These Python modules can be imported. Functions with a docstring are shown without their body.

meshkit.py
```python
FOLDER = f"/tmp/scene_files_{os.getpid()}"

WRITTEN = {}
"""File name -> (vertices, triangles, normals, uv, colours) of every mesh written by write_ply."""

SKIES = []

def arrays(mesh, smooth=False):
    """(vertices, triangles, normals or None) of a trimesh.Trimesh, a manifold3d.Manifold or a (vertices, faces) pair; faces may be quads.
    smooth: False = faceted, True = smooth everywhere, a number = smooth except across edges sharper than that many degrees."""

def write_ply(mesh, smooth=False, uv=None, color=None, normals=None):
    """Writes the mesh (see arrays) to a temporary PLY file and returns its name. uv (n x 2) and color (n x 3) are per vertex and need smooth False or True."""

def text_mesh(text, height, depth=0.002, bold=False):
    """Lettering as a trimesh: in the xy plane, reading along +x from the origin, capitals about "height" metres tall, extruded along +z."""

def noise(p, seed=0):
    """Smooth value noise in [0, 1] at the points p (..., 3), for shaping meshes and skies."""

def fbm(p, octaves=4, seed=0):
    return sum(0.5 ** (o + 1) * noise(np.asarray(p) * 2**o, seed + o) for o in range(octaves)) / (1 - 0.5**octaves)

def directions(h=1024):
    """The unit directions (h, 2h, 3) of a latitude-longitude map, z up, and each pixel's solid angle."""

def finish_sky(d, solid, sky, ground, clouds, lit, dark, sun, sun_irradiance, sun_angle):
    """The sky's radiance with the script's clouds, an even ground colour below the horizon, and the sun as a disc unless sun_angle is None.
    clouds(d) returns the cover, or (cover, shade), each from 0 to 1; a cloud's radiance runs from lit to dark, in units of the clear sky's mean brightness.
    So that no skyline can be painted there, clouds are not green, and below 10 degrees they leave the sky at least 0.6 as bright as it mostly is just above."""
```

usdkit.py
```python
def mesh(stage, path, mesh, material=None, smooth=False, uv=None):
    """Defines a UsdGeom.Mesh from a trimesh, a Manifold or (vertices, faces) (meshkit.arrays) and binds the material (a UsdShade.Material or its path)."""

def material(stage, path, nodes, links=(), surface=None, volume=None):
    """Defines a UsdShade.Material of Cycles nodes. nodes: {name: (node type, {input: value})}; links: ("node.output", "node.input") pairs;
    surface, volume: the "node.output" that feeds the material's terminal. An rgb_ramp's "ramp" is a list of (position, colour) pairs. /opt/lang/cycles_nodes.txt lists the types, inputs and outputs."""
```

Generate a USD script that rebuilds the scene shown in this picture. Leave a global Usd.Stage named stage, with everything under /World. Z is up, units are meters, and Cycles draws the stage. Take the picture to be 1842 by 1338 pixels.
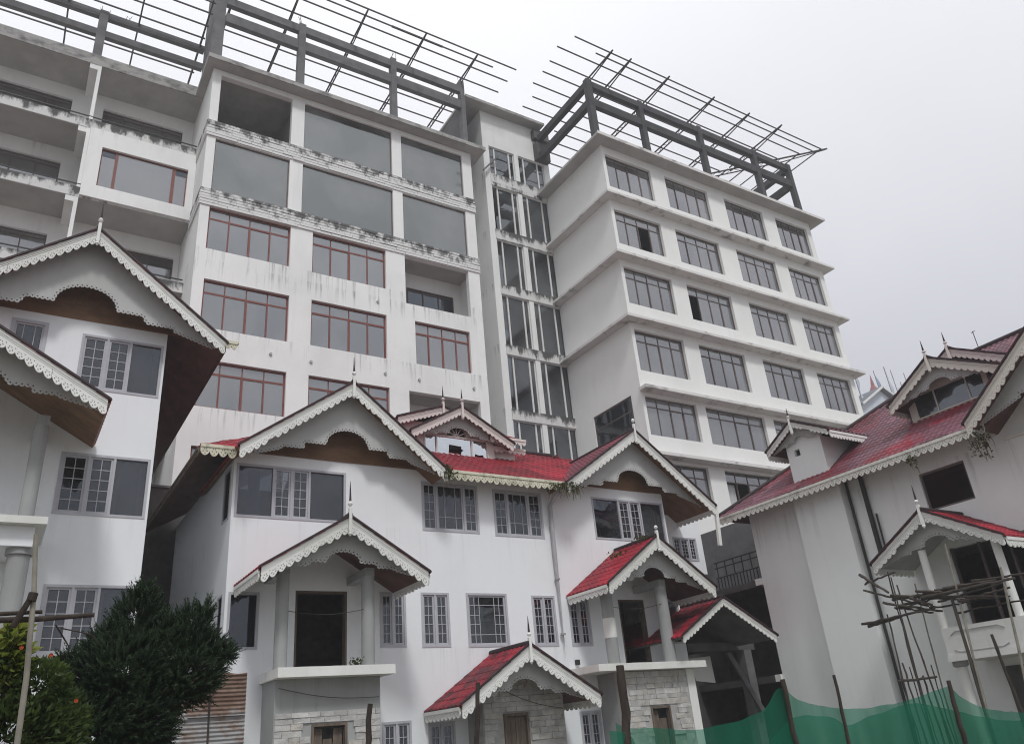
import math, random
import numpy as np
import trimesh
import usdkit, meshkit
from pxr import Usd, UsdGeom, UsdLux, UsdShade, Gf, Sdf
from shapely.geometry import Polygon, Point, box as sbox
from shapely.ops import unary_union

stage = Usd.Stage.CreateInMemory()
UsdGeom.SetStageUpAxis(stage, UsdGeom.Tokens.z)
UsdGeom.Xform.Define(stage, '/World')
RNG = np.random.default_rng(7)
random.seed(7)

# ------------------------------------------------------------------ camera, sky, sun, exposure
cam = UsdGeom.Camera.Define(stage, '/World/camera')
R_ = np.array([0.84963, -0.52081456, -0.08295213])
U_ = np.array([-0.15655798, -0.39928257, 0.90336207])
F_ = np.array([0.50360546, 0.7545367, 0.42078012])
mt = Gf.Matrix4d(*R_, 0, *U_, 0, *(-F_), 0, 0, 0, 0, 1)
cam.AddTransformOp().Set(mt)
cam.CreateHorizontalApertureAttr(36.0)
cam.CreateFocalLengthAttr(36.0 * 1424.19 / 1842.0)
cam.CreateClippingRangeAttr(Gf.Vec2f(0.1, 5000))
cam.CreateExposureAttr(0.09)
SUN = np.array([-0.22, -0.74, 1.0]); SUN /= np.linalg.norm(SUN)
SKY_STRENGTH = 0.10
HAZE = 0.0012
CLOUD_LOW = (5.1, 5.15, 5.65)
CLOUD_HIGH = (10.6, 10.7, 11.1)

dome = UsdLux.DomeLight.Define(stage, '/World/sky')
dome.GetPrim().SetCustomDataByKey('kind', 'structure')
skymat = usdkit.material(stage, '/World/Looks/overcast_sky', {
    'tc': ('texture_coordinate', {}),
    'sep': ('separate_xyz', {}),
    'grad': ('map_range', {'range_type': 'linear', 'from_min': 0.25, 'from_max': 0.86, 'to_min': 0.0, 'to_max': 1.0, 'clamp': True}),
    'noise': ('noise_texture', {'scale': 2.2, 'detail': 4.0, 'roughness': 0.5}),
    'nm': ('map_range', {'from_min': 0.3, 'from_max': 0.7, 'to_min': -0.07, 'to_max': 0.07, 'clamp': True}),
    'add': ('math', {'math_type': 'add', 'use_clamp': True}),
    'ramp': ('mix', {'mix_type': 'mix', 'color1': CLOUD_LOW, 'color2': CLOUD_HIGH}),
    'sky': ('sky_texture', {'sky_type': 'single_scattering', 'sun_disc': False,
            'sun_elevation': float(math.asin(SUN[2])), 'sun_rotation': float(math.atan2(SUN[0], SUN[1]))}),
    'mix': ('mix', {'mix_type': 'mix', 'fac': 0.97}),
    'bg': ('background_shader', {'strength': SKY_STRENGTH}),
}, [('tc.generated', 'sep.vector'), ('sep.z', 'grad.value'), ('tc.generated', 'noise.vector'), ('noise.fac', 'nm.value'),
    ('grad.result', 'add.value1'), ('nm.result', 'add.value2'), ('add.value', 'ramp.fac'),
    ('sky.color', 'mix.color1'), ('ramp.color', 'mix.color2'), ('mix.color', 'bg.color')], surface='bg.background')
UsdShade.MaterialBindingAPI.Apply(dome.GetPrim()).Bind(skymat)

sun = UsdLux.DistantLight.Define(stage, '/World/sun')
sun.CreateNormalizeAttr(True)
sun.CreateIntensityAttr(0.40)
sun.CreateAngleAttr(10.0)
sun.CreateColorAttr(Gf.Vec3f(1.0, 0.993, 0.98))
zax = SUN
xax = np.cross([0, 0, 1.0], zax); xax /= np.linalg.norm(xax)
yax = np.cross(zax, xax)
sun.AddTransformOp().Set(Gf.Matrix4d(*xax, 0, *yax, 0, *zax, 0, 0, 0, 60, 1))

# ------------------------------------------------------------------ materials
def mat(name, nodes, links, surface=None, volume=None):
    return usdkit.material(stage, '/World/Looks/' + name, nodes, links, surface=surface, volume=volume)

def plain(name, c, rough=0.6, var=0.18, scale=3.0, bump=0.0, spec=0.3, metallic=0.0, stretch=(1, 1, 1), dark=None, bscale=30.):
    d = dark if dark is not None else tuple(x * (1 - var) for x in c)
    b = tuple(min(1, x * (1 + var * 0.5)) for x in c)
    nodes = {'g': ('geometry', {}), 'map': ('mapping', {'scale': stretch}), 'n': ('noise_texture', {'scale': scale, 'detail': 5.0, 'roughness': 0.6}),
             'r': ('rgb_ramp', {'ramp': [(0.32, d), (0.68, b)]}),
             'p': ('principled_bsdf', {'roughness': rough, 'specular_ior_level': spec, 'metallic': metallic})}
    links = [('g.position', 'map.vector'), ('map.vector', 'n.vector'), ('n.fac', 'r.fac'), ('r.color', 'p.base_color')]
    if bump:
        nodes['n2'] = ('noise_texture', {'scale': bscale, 'detail': 3.0})
        nodes['b'] = ('bump', {'strength': bump, 'distance': 0.02})
        links += [('map.vector', 'n2.vector'), ('n2.fac', 'b.height'), ('b.normal', 'p.normal')]
    return mat(name, nodes, links, 'p.BSDF')

def weathered(name, c, grime, sills=(), grime_amt=0.25, sill_amt=0.75, reach=0.9, patch=0.0, rough=0.75):
    """painted render: broad tonal change, rain streaks everywhere faintly, and run-off streaks under the listed sill heights"""
    nodes = {'g': ('geometry', {}), 'sep': ('separate_xyz', {}),
             'm1': ('mapping', {'scale': (0.35, 0.35, 0.25)}), 'n1': ('noise_texture', {'scale': 1.0, 'detail': 5.0, 'roughness': 0.62}),
             'm2': ('mapping', {'scale': (5.0, 5.0, 0.22)}), 'n2': ('noise_texture', {'scale': 1.0, 'detail': 4.0, 'roughness': 0.7}),
             'r1': ('map_range', {'from_min': 0.45, 'from_max': 0.8, 'to_min': 0.0, 'to_max': grime_amt, 'clamp': True}),
             'r2': ('map_range', {'from_min': 0.52, 'from_max': 0.74, 'to_min': 0.0, 'to_max': 1.0, 'clamp': True}),
             'r3': ('map_range', {'from_min': 0.55, 'from_max': 0.9, 'to_min': 0.0, 'to_max': grime_amt * 0.8, 'clamp': True}),
             'fine': ('noise_texture', {'scale': 14.0, 'detail': 4.0}),
             'bump': ('bump', {'strength': 0.12, 'distance': 0.01}),
             'mixa': ('mix', {'mix_type': 'mix', 'color1': c, 'color2': grime}),
             'p': ('principled_bsdf', {'roughness': rough, 'specular_ior_level': 0.2})}
    links = [('g.position', 'm1.vector'), ('m1.vector', 'n1.vector'), ('g.position', 'm2.vector'), ('m2.vector', 'n2.vector'), ('g.position', 'sep.vector'),
             ('n1.fac', 'r1.value'), ('n2.fac', 'r2.value'), ('n2.fac', 'r3.value'), ('g.position', 'fine.vector'), ('fine.fac', 'bump.height'), ('bump.normal', 'p.normal')]
    nodes['s0'] = ('math', {'math_type': 'add', 'use_clamp': True})
    links += [('r1.result', 's0.value1'), ('r3.result', 's0.value2')]
    last = 's0.value'
    acc = None
    for i, s in enumerate(sills):
        nodes[f'z{i}'] = ('map_range', {'from_min': s - reach, 'from_max': s, 'to_min': 0.0, 'to_max': 1.0, 'clamp': True})
        nodes[f'l{i}'] = ('math', {'math_type': 'less_than', 'value2': s + 0.02})
        nodes[f'x{i}'] = ('math', {'math_type': 'multiply'})
        links += [('sep.z', f'z{i}.value'), ('sep.z', f'l{i}.value1'), (f'z{i}.result', f'x{i}.value1'), (f'l{i}.value', f'x{i}.value2')]
        if acc is None:
            acc = f'x{i}.value'
        else:
            nodes[f'a{i}'] = ('math', {'math_type': 'add', 'use_clamp': True})
            links += [(acc, f'a{i}.value1'), (f'x{i}.value', f'a{i}.value2')]
            acc = f'a{i}.value'
    if acc:
        nodes['sm'] = ('math', {'math_type': 'multiply'})
        nodes['sm2'] = ('math', {'math_type': 'multiply', 'value2': sill_amt})
        nodes['sum'] = ('math', {'math_type': 'add', 'use_clamp': True})
        links += [(acc, 'sm.value1'), ('r2.result', 'sm.value2'), ('sm.value', 'sm2.value1'), (last, 'sum.value1'), ('sm2.value', 'sum.value2')]
        last = 'sum.value'
    links += [(last, 'mixa.fac'), ('mixa.color', 'p.base_color')]
    return mat(name, nodes, links, 'p.BSDF')

def mouldy(name, c, dark, lo=0.5, hi=0.6, scale=(2.2, 2.2, 1.2), rough=0.85, tops=(), band=0.6, bias=0.13):
    """pale render with black mould; on the listed edges it is thickest along the top and runs down in tongues"""
    nodes = {'g': ('geometry', {}), 'm': ('mapping', {'scale': scale}), 'n': ('noise_texture', {'scale': 1.0, 'detail': 6.0, 'roughness': 0.68}),
             'n3': ('noise_texture', {'scale': 12.0, 'detail': 3.0}), 'sep': ('separate_xyz', {}),
             'r': ('map_range', {'from_min': lo, 'from_max': hi, 'to_min': 0.0, 'to_max': 0.9, 'clamp': True}),
             'mx': ('mix', {'mix_type': 'mix', 'color1': c, 'color2': dark}),
             'b': ('bump', {'strength': 0.3, 'distance': 0.02}),
             'p': ('principled_bsdf', {'roughness': rough, 'specular_ior_level': 0.2})}
    links = [('g.position', 'm.vector'), ('m.vector', 'n.vector'), ('r.result', 'mx.fac'), ('mx.color', 'p.base_color'),
             ('g.position', 'n3.vector'), ('n3.fac', 'b.height'), ('b.normal', 'p.normal'), ('g.position', 'sep.vector')]
    last = 'n.fac'
    for i, t in enumerate(tops):
        nodes[f'z{i}'] = ('map_range', {'from_min': t - band, 'from_max': t, 'to_min': -bias, 'to_max': bias, 'clamp': True})
        nodes[f'l{i}'] = ('math', {'math_type': 'compare', 'value2': t - band / 2, 'value3': band / 2 + .02})
        nodes[f'x{i}'] = ('math', {'math_type': 'multiply_add'})
        links += [('sep.z', f'z{i}.value'), ('sep.z', f'l{i}.value1'), (f'z{i}.result', f'x{i}.value1'), (f'l{i}.value', f'x{i}.value2'), (last, f'x{i}.value3')]
        last = f'x{i}.value'
    links.append((last, 'r.value'))
    return mat(name, nodes, links, 'p.BSDF')

def pane_mat(name, tint, refl, base, rough=0.02, gcol=(1, 1, 1), dust=0.0, dcol=(0.42, 0.43, 0.43)):
    """window glass: see-through with a tint, a mirror share that grows at grazing angles, and a patchy film of dust"""
    nodes = {'t': ('transparent_bsdf', {'color': tint}), 'gl': ('glossy_bsdf', {'roughness': rough, 'color': gcol}),
             'f': ('fresnel', {'IOR': refl}), 'a': ('math', {'math_type': 'add', 'value2': base, 'use_clamp': True}),
             'mx': ('mix_closure', {}), 'g': ('geometry', {}), 'n': ('noise_texture', {'scale': 0.9, 'detail': 2.0}),
             'b': ('bump', {'strength': 0.10, 'distance': 0.05}), 'm': ('mapping', {'scale': (0.42, 0.42, 0.30)}), 'n2': ('noise_texture', {'scale': 1.0, 'detail': 2.0, 'roughness': 0.5}),
             'r': ('map_range', {'from_min': 0.38, 'from_max': 0.72, 'to_min': 0.0, 'to_max': dust, 'clamp': True}), 'd': ('diffuse_bsdf', {'color': dcol}), 'mx2': ('mix_closure', {})}
    return mat(name, nodes, [('f.fac', 'a.value1'), ('a.value', 'mx.fac'), ('t.BSDF', 'mx.closure1'), ('gl.BSDF', 'mx.closure2'),
                             ('g.position', 'n.vector'), ('n.fac', 'b.height'), ('b.normal', 'gl.normal'), ('g.position', 'm.vector'), ('m.vector', 'n2.vector'), ('n2.fac', 'r.value'),
                             ('r.result', 'mx2.fac'), ('mx.closure', 'mx2.closure1'), ('d.BSDF', 'mx2.closure2')], 'mx2.closure')

def roof_mat(name, c1, c2, lo, hi, scale, rough=0.5):
    """painted metal tile sheets: two paint tones, sheet to sheet differences, grime"""
    nodes = {'g': ('geometry', {}), 'n': ('noise_texture', {'scale': scale, 'detail': 6.0, 'roughness': 0.65}),
             'n2': ('noise_texture', {'scale': 6.0, 'detail': 5.0, 'roughness': 0.72}), 'v': ('voronoi_texture', {'scale': 0.9, 'metric': 'chebychev', 'randomness': 0.45}),
             'bw': ('rgb_to_bw', {}), 'rv': ('map_range', {'from_min': 0.2, 'from_max': 0.8, 'to_min': 0.62, 'to_max': 1.12}),
             'r': ('map_range', {'from_min': lo, 'from_max': hi, 'to_min': 0.0, 'to_max': 1.0, 'clamp': True}),
             'r2': ('map_range', {'from_min': 0.48, 'from_max': 0.75, 'to_min': 0.0, 'to_max': 0.68, 'clamp': True}),
             'mx': ('mix', {'mix_type': 'mix', 'color1': c1, 'color2': c2}), 'mv': ('vector_math', {'math_type': 'scale'}),
             'mx2': ('mix', {'mix_type': 'mix', 'color2': (0.075, 0.032, 0.03)}),
             'p': ('principled_bsdf', {'roughness': rough, 'specular_ior_level': 0.3})}
    return mat(name, nodes, [('g.position', 'n.vector'), ('g.position', 'n2.vector'), ('g.position', 'v.vector'), ('v.color', 'bw.color'), ('bw.val', 'rv.value'), ('n.fac', 'r.value'), ('n2.fac', 'r2.value'),
                             ('r.result', 'mx.fac'), ('mx.color', 'mv.vector1'), ('rv.result', 'mv.scale'), ('mv.vector', 'mx2.color1'), ('r2.result', 'mx2.fac'), ('mx2.color', 'p.base_color')], 'p.BSDF')

TOWER_SILLS = (19.96, 16.2, 12.73, 19.4, 26.85)
M_TOWER = weathered('tower_paint', (0.78, 0.785, 0.77), (0.16, 0.155, 0.15), TOWER_SILLS, 0.20, 0.75, 0.95)
M_WING = weathered('wing_paint', (0.78, 0.785, 0.76), (0.25, 0.24, 0.23), (), 0.14)
M_CORE = weathered('core_paint', (0.735, 0.745, 0.725), (0.14, 0.14, 0.135), (29.85, 25.95, 22.32, 18.67, 15.02), 0.22, 0.8, 0.6)
M_SLAB = mouldy('slab_edge_mould', (0.60, 0.60, 0.585), (0.035, 0.034, 0.033), 0.46, 0.60, (2.6, 2.6, 0.9), tops=(26.83, 23.05, 19.35, 15.65, 29.86, 25.95, 22.33, 18.68, 15.03), band=0.6, bias=0.13)
M_BAND = mouldy('band_mould', (0.66, 0.66, 0.65), (0.06, 0.06, 0.058), 0.5, 0.64, (2.2, 2.2, 1.3), tops=(26.9, 23.06), band=0.92, bias=0.14)
M_EDGE = mouldy('eave_slab_edge', (0.64, 0.63, 0.61), (0.12, 0.11, 0.10), 0.54, 0.72, (1.2, 1.2, 3.0))
M_GRIME = mouldy('grimy_roof_edge', (0.36, 0.355, 0.34), (0.09, 0.088, 0.083), 0.45, 0.68, (1.4, 1.4, 2.5))
M_SOFFIT = plain('concrete_soffit', (0.42, 0.41, 0.395), 0.85, 0.15, 0.8)
M_CONC = plain('raw_concrete', (0.15, 0.15, 0.153), 0.9, 0.25, 1.6, 0.3)
M_CONC_W = plain('right_wing_concrete', (0.075, 0.076, 0.079), 0.9, 0.25, 1.6, 0.3)  # darker tone of the raw concrete, used on the right wing roof frame
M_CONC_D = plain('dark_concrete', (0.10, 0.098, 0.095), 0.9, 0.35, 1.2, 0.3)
M_STEEL = plain('rusty_steel', (0.075, 0.068, 0.066), 0.7, 0.3, 6.0)
M_COTT = weathered('cottage_paint', (0.785, 0.81, 0.825), (0.36, 0.37, 0.35), (8.5, 5.58, 2.42), 0.17, 0.22, 1.1)
M_COTT_R = weathered('old_cottage_paint', (0.775, 0.80, 0.785), (0.25, 0.245, 0.23), (6.3,), 0.2, 0.4, 1.3)
M_GREYR = weathered('grey_render', (0.36, 0.37, 0.365), (0.15, 0.15, 0.145), (), 0.6)
M_VAL = weathered('fretwork_shade_tone', (0.47, 0.475, 0.465), (0.22, 0.22, 0.19), (), 0.35)  # greyer than the trim: overhang shade put into the colour, grime mixed over
M_TRIM = weathered('white_trim', (0.75, 0.755, 0.725), (0.3, 0.3, 0.24), (), 0.4)
M_TRIM_OLD = mouldy('mossy_trim', (0.60, 0.58, 0.46), (0.16, 0.16, 0.09), 0.5, 0.72, (2.5, 2.5, 2.5))
M_TRIM_GREY = mouldy('greyed_trim', (0.62, 0.61, 0.56), (0.17, 0.16, 0.12), 0.52, 0.74, (2.5, 2.5, 2.5))
M_TRIM_PINK = weathered('pinkish_trim', (0.66, 0.60, 0.57), (0.3, 0.26, 0.24), (), 0.2)
M_TRIM_CREAM = weathered('cream_trim', (0.62, 0.585, 0.53), (0.28, 0.26, 0.22), (), 0.25)
M_WOOD = plain('brown_boarding', (0.20, 0.112, 0.058), 0.6, 0.4, 2.2, 0.0, 0.3, stretch=(0.4, 2.0, 1.0))
M_WOOD_D = plain('dark_red_boarding', (0.11, 0.056, 0.045), 0.7, 0.3, 2.0)
M_RED = roof_mat('red_roof_sheet', (0.33, 0.020, 0.036), (0.21, 0.018, 0.028), 0.4, 0.62, 0.9)
M_RED_OLD = roof_mat('worn_red_roof_sheet', (0.36, 0.022, 0.04), (0.085, 0.022, 0.028), 0.44, 0.58, 1.6)
M_MAUVE = roof_mat('faded_red_roof_sheet', (0.235, 0.020, 0.034), (0.19, 0.085, 0.11), 0.40, 0.52, 0.34)
M_MAUVE2 = roof_mat('dull_red_roof_sheet', (0.235, 0.05, 0.075), (0.13, 0.045, 0.06), 0.4, 0.6, 1.2)
M_ROOFDK = plain('dark_ridge', (0.035, 0.022, 0.024), 0.6)
M_FR_RED = plain('red_brown_frame', (0.20, 0.068, 0.055), 0.5, 0.2, 5.0)
M_FR_DK = plain('dark_brown_frame', (0.13, 0.10, 0.095), 0.5, 0.2, 5.0)
M_FR_WH = plain('white_frame', (0.66, 0.66, 0.64), 0.5, 0.1, 5.0)
M_FR_GR = plain('grey_white_frame', (0.44, 0.445, 0.475), 0.5, 0.08, 5.0)
M_TIMBER = plain('old_timber', (0.14, 0.11, 0.085), 0.8, 0.4, 3.0, 0.3, stretch=(6, 6, 0.6))
M_POST = plain('dark_post', (0.045, 0.035, 0.028), 0.9, 0.5, 5.0, 0.5, stretch=(3, 3, 0.6))
M_BAMBOO = plain('bamboo', (0.062, 0.051, 0.041), 0.6, 0.45, 3.0, 0.1, stretch=(2, 2, 1))
M_BAMBOO_L = plain('pale_bamboo', (0.24, 0.225, 0.185), 0.5, 0.35, 4.0, 0.1, stretch=(1, 1, 1))
M_PIPE = plain('grey_pipe', (0.40, 0.40, 0.41), 0.45, 0.2, 2.0)
M_PIPE_D = plain('black_pipe', (0.04, 0.037, 0.035), 0.6, 0.4, 1.5)
M_DOORDK = plain('dark_interior', (0.012, 0.012, 0.012), 0.9)
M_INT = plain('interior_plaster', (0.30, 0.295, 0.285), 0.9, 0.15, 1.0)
M_IRON = plain('black_iron', (0.02, 0.02, 0.021), 0.5)
G_CLEAR = pane_mat('cottage_glass', (0.42, 0.45, 0.48), 1.5, 0.035, 0.015, (0.88, 0.92, 1.0), 0.06)
G_MIRR = pane_mat('tinted_glass', (0.30, 0.31, 0.32), 1.5, 0.24, 0.02, (0.95, 0.98, 1.0), 0.30)
G_WING = pane_mat('wing_glass', (0.30, 0.31, 0.32), 1.5, 0.23, 0.03, (0.97, 0.98, 1.0), 0.30)
G_SHEET = pane_mat('sheet_glass', (0.22, 0.24, 0.235), 1.45, 0.18, 0.07, (0.96, 1.0, 0.985), 0.38, (0.36, 0.37, 0.37))
G_STAIR = pane_mat('stair_glass', (0.40, 0.42, 0.45), 1.5, 0.10, 0.02, (0.9, 0.95, 1.0), 0.15)
G_DARK = pane_mat('weak_mirror_glass', (0.35, 0.36, 0.36), 1.18, 0.012, 0.08)  # weak mirror share, so surroundings hardly show; no dust film mixed in
G_WHITE = pane_mat('bluish_glass', (0.5, 0.52, 0.55), 1.6, 0.62, 0.04, (0.93, 0.97, 1.0))
STONES = [plain('stone_%s' % n, c, 0.9, 0.25, 4.0, 0.6) for n, c in
          (('pale', (0.52, 0.515, 0.49)), ('grey', (0.48, 0.475, 0.455)), ('dim', (0.44, 0.435, 0.415)), ('buff', (0.49, 0.47, 0.43)))]
M_MORTAR = plain('mortar', (0.38, 0.375, 0.36), 0.95, 0.2, 3.0, 0.3)
M_GROUND = plain('trodden_earth', (0.22, 0.20, 0.17), 0.95, 0.5, 0.6, 0.5)  # unseen ground, kept pale to bounce light up onto soffits and walls
M_HILL = plain('far_hillside', (0.06, 0.075, 0.05), 0.95, 0.5, 0.2)
M_MOSS = plain('eave_moss', (0.07, 0.075, 0.028), 0.95, 0.5, 9.0, 0.5)
M_FAR = plain('far_house_mist_tone', (0.52, 0.56, 0.62), 0.8, 0.1, 0.5)  # pale tone carries part of the mist fade in the colour
M_FARROOF = plain('far_house_roof', (0.12, 0.13, 0.15), 0.7)
M_FARRED = plain('far_red_misted', (0.28, 0.11, 0.11), 0.7)  # red paled towards grey, mist fade put into the colour
M_FLAGS = [plain('flag_cloth_%s' % n, c, 0.9, 0.1, 2.0) for n, c in (('blue', (0.26, 0.31, 0.44)), ('white', (0.62, 0.64, 0.68)), ('pale', (0.46, 0.49, 0.55)))]

def leaf_mat(name, a, b, trans=0.3, rnd_scale=6.0):
    nodes = {'g': ('geometry', {}), 'n': ('noise_texture', {'scale': rnd_scale, 'detail': 2.0}), 'r': ('rgb_ramp', {'ramp': [(0.3, a), (0.7, b)]}),
             'p': ('principled_bsdf', {'roughness': 0.6, 'specular_ior_level': 0.25}), 't': ('translucent_bsdf', {}), 'm': ('mix_closure', {'fac': trans})}
    return mat(name, nodes, [('g.position', 'n.vector'), ('n.fac', 'r.fac'), ('r.color', 'p.base_color'), ('r.color', 't.color'), ('p.BSDF', 'm.closure1'), ('t.BSDF', 'm.closure2')], 'm.closure')
M_CONIFER = leaf_mat('conifer_needles', (0.007, 0.018, 0.007), (0.024, 0.046, 0.017), 0.15)
M_SHRUB = leaf_mat('shrub_leaves', (0.016, 0.032, 0.008), (0.062, 0.092, 0.020), 0.3)
M_LEAF_Y = leaf_mat('yellow_green_leaves', (0.16, 0.21, 0.03), (0.26, 0.27, 0.06), 0.4)
M_FLOWER = plain('orange_petals', (0.42, 0.085, 0.025), 0.7)
M_BARK = plain('bark', (0.05, 0.04, 0.03), 0.9, 0.4, 4.0, 0.6)

def net_mat():
    nodes = {'g': ('geometry', {}), 'n': ('noise_texture', {'scale': 0.8, 'detail': 3.0}), 'r': ('rgb_ramp', {'ramp': [(0.3, (0.012, 0.105, 0.062)), (0.7, (0.02, 0.15, 0.095))]}),
             'd': ('diffuse_bsdf', {}), 'l': ('translucent_bsdf', {}), 'm0': ('mix_closure', {'fac': 0.45}), 't': ('transparent_bsdf', {'color': (0.62, 0.86, 0.76)}), 'm': ('mix_closure', {}), 'mp': ('mapping', {'scale': (3.0, 3.0, 0.5)}), 'n2': ('noise_texture', {'scale': 1.0, 'detail': 4.0}), 'r2': ('map_range', {'from_min': 0.3, 'from_max': 0.7, 'to_min': 0.34, 'to_max': 0.62, 'clamp': True}), 'bm': ('bump', {'strength': 0.5, 'distance': 0.05})}
    return mat('green_mesh_cloth', nodes, [('g.position', 'mp.vector'), ('mp.vector', 'n2.vector'), ('n2.fac', 'r2.value'), ('r2.result', 'm.fac'), ('n2.fac', 'bm.height'), ('bm.normal', 'd.normal'), ('g.position', 'n.vector'), ('n.fac', 'r.fac'), ('r.color', 'd.color'), ('r.color', 'l.color'), ('d.BSDF', 'm0.closure1'), ('l.BSDF', 'm0.closure2'),
                               ('m0.closure', 'm.closure1'), ('t.BSDF', 'm.closure2')], 'm.closure')
M_NET = net_mat()

def corrugated_mat():
    nodes = {'g': ('geometry', {}), 'm': ('mapping', {'scale': (1.0, 1.0, 1.6)}), 'n': ('noise_texture', {'scale': 2.4, 'detail': 6.0, 'roughness': 0.7}),
             'sep': ('separate_xyz', {}), 'z': ('map_range', {'from_min': 1.0, 'from_max': 1.35, 'to_min': -0.06, 'to_max': 0.22, 'clamp': True}), 'a': ('math', {'math_type': 'add'}),
             'r': ('rgb_ramp', {'ramp': [(0.42, (0.30, 0.30, 0.30)), (0.58, (0.20, 0.135, 0.10)), (0.75, (0.12, 0.07, 0.048))]}),
             'p': ('principled_bsdf', {'roughness': 0.6, 'metallic': 0.2})}
    return mat('rusty_sheet', nodes, [('g.position', 'm.vector'), ('m.vector', 'n.vector'), ('g.position', 'sep.vector'), ('sep.z', 'z.value'), ('n.fac', 'a.value1'), ('z.result', 'a.value2'), ('a.value', 'r.fac'), ('r.color', 'p.base_color')], 'p.BSDF')
M_RUST = corrugated_mat()

# ------------------------------------------------------------------ mesh and prim helpers
class Fr:
    """a facade frame: (u along the facade, d into the building, z up) -> world"""
    def __init__(s, A): s.A = np.array(A, float)
    def __call__(s, p): return np.atleast_2d(np.asarray(p, float)) @ s.A.T
FRONT = Fr(np.eye(3))
RIGHT = Fr([[0, 1, 0], [-1, 0, 0], [0, 0, 1]])      # a facade that looks towards -x

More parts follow.
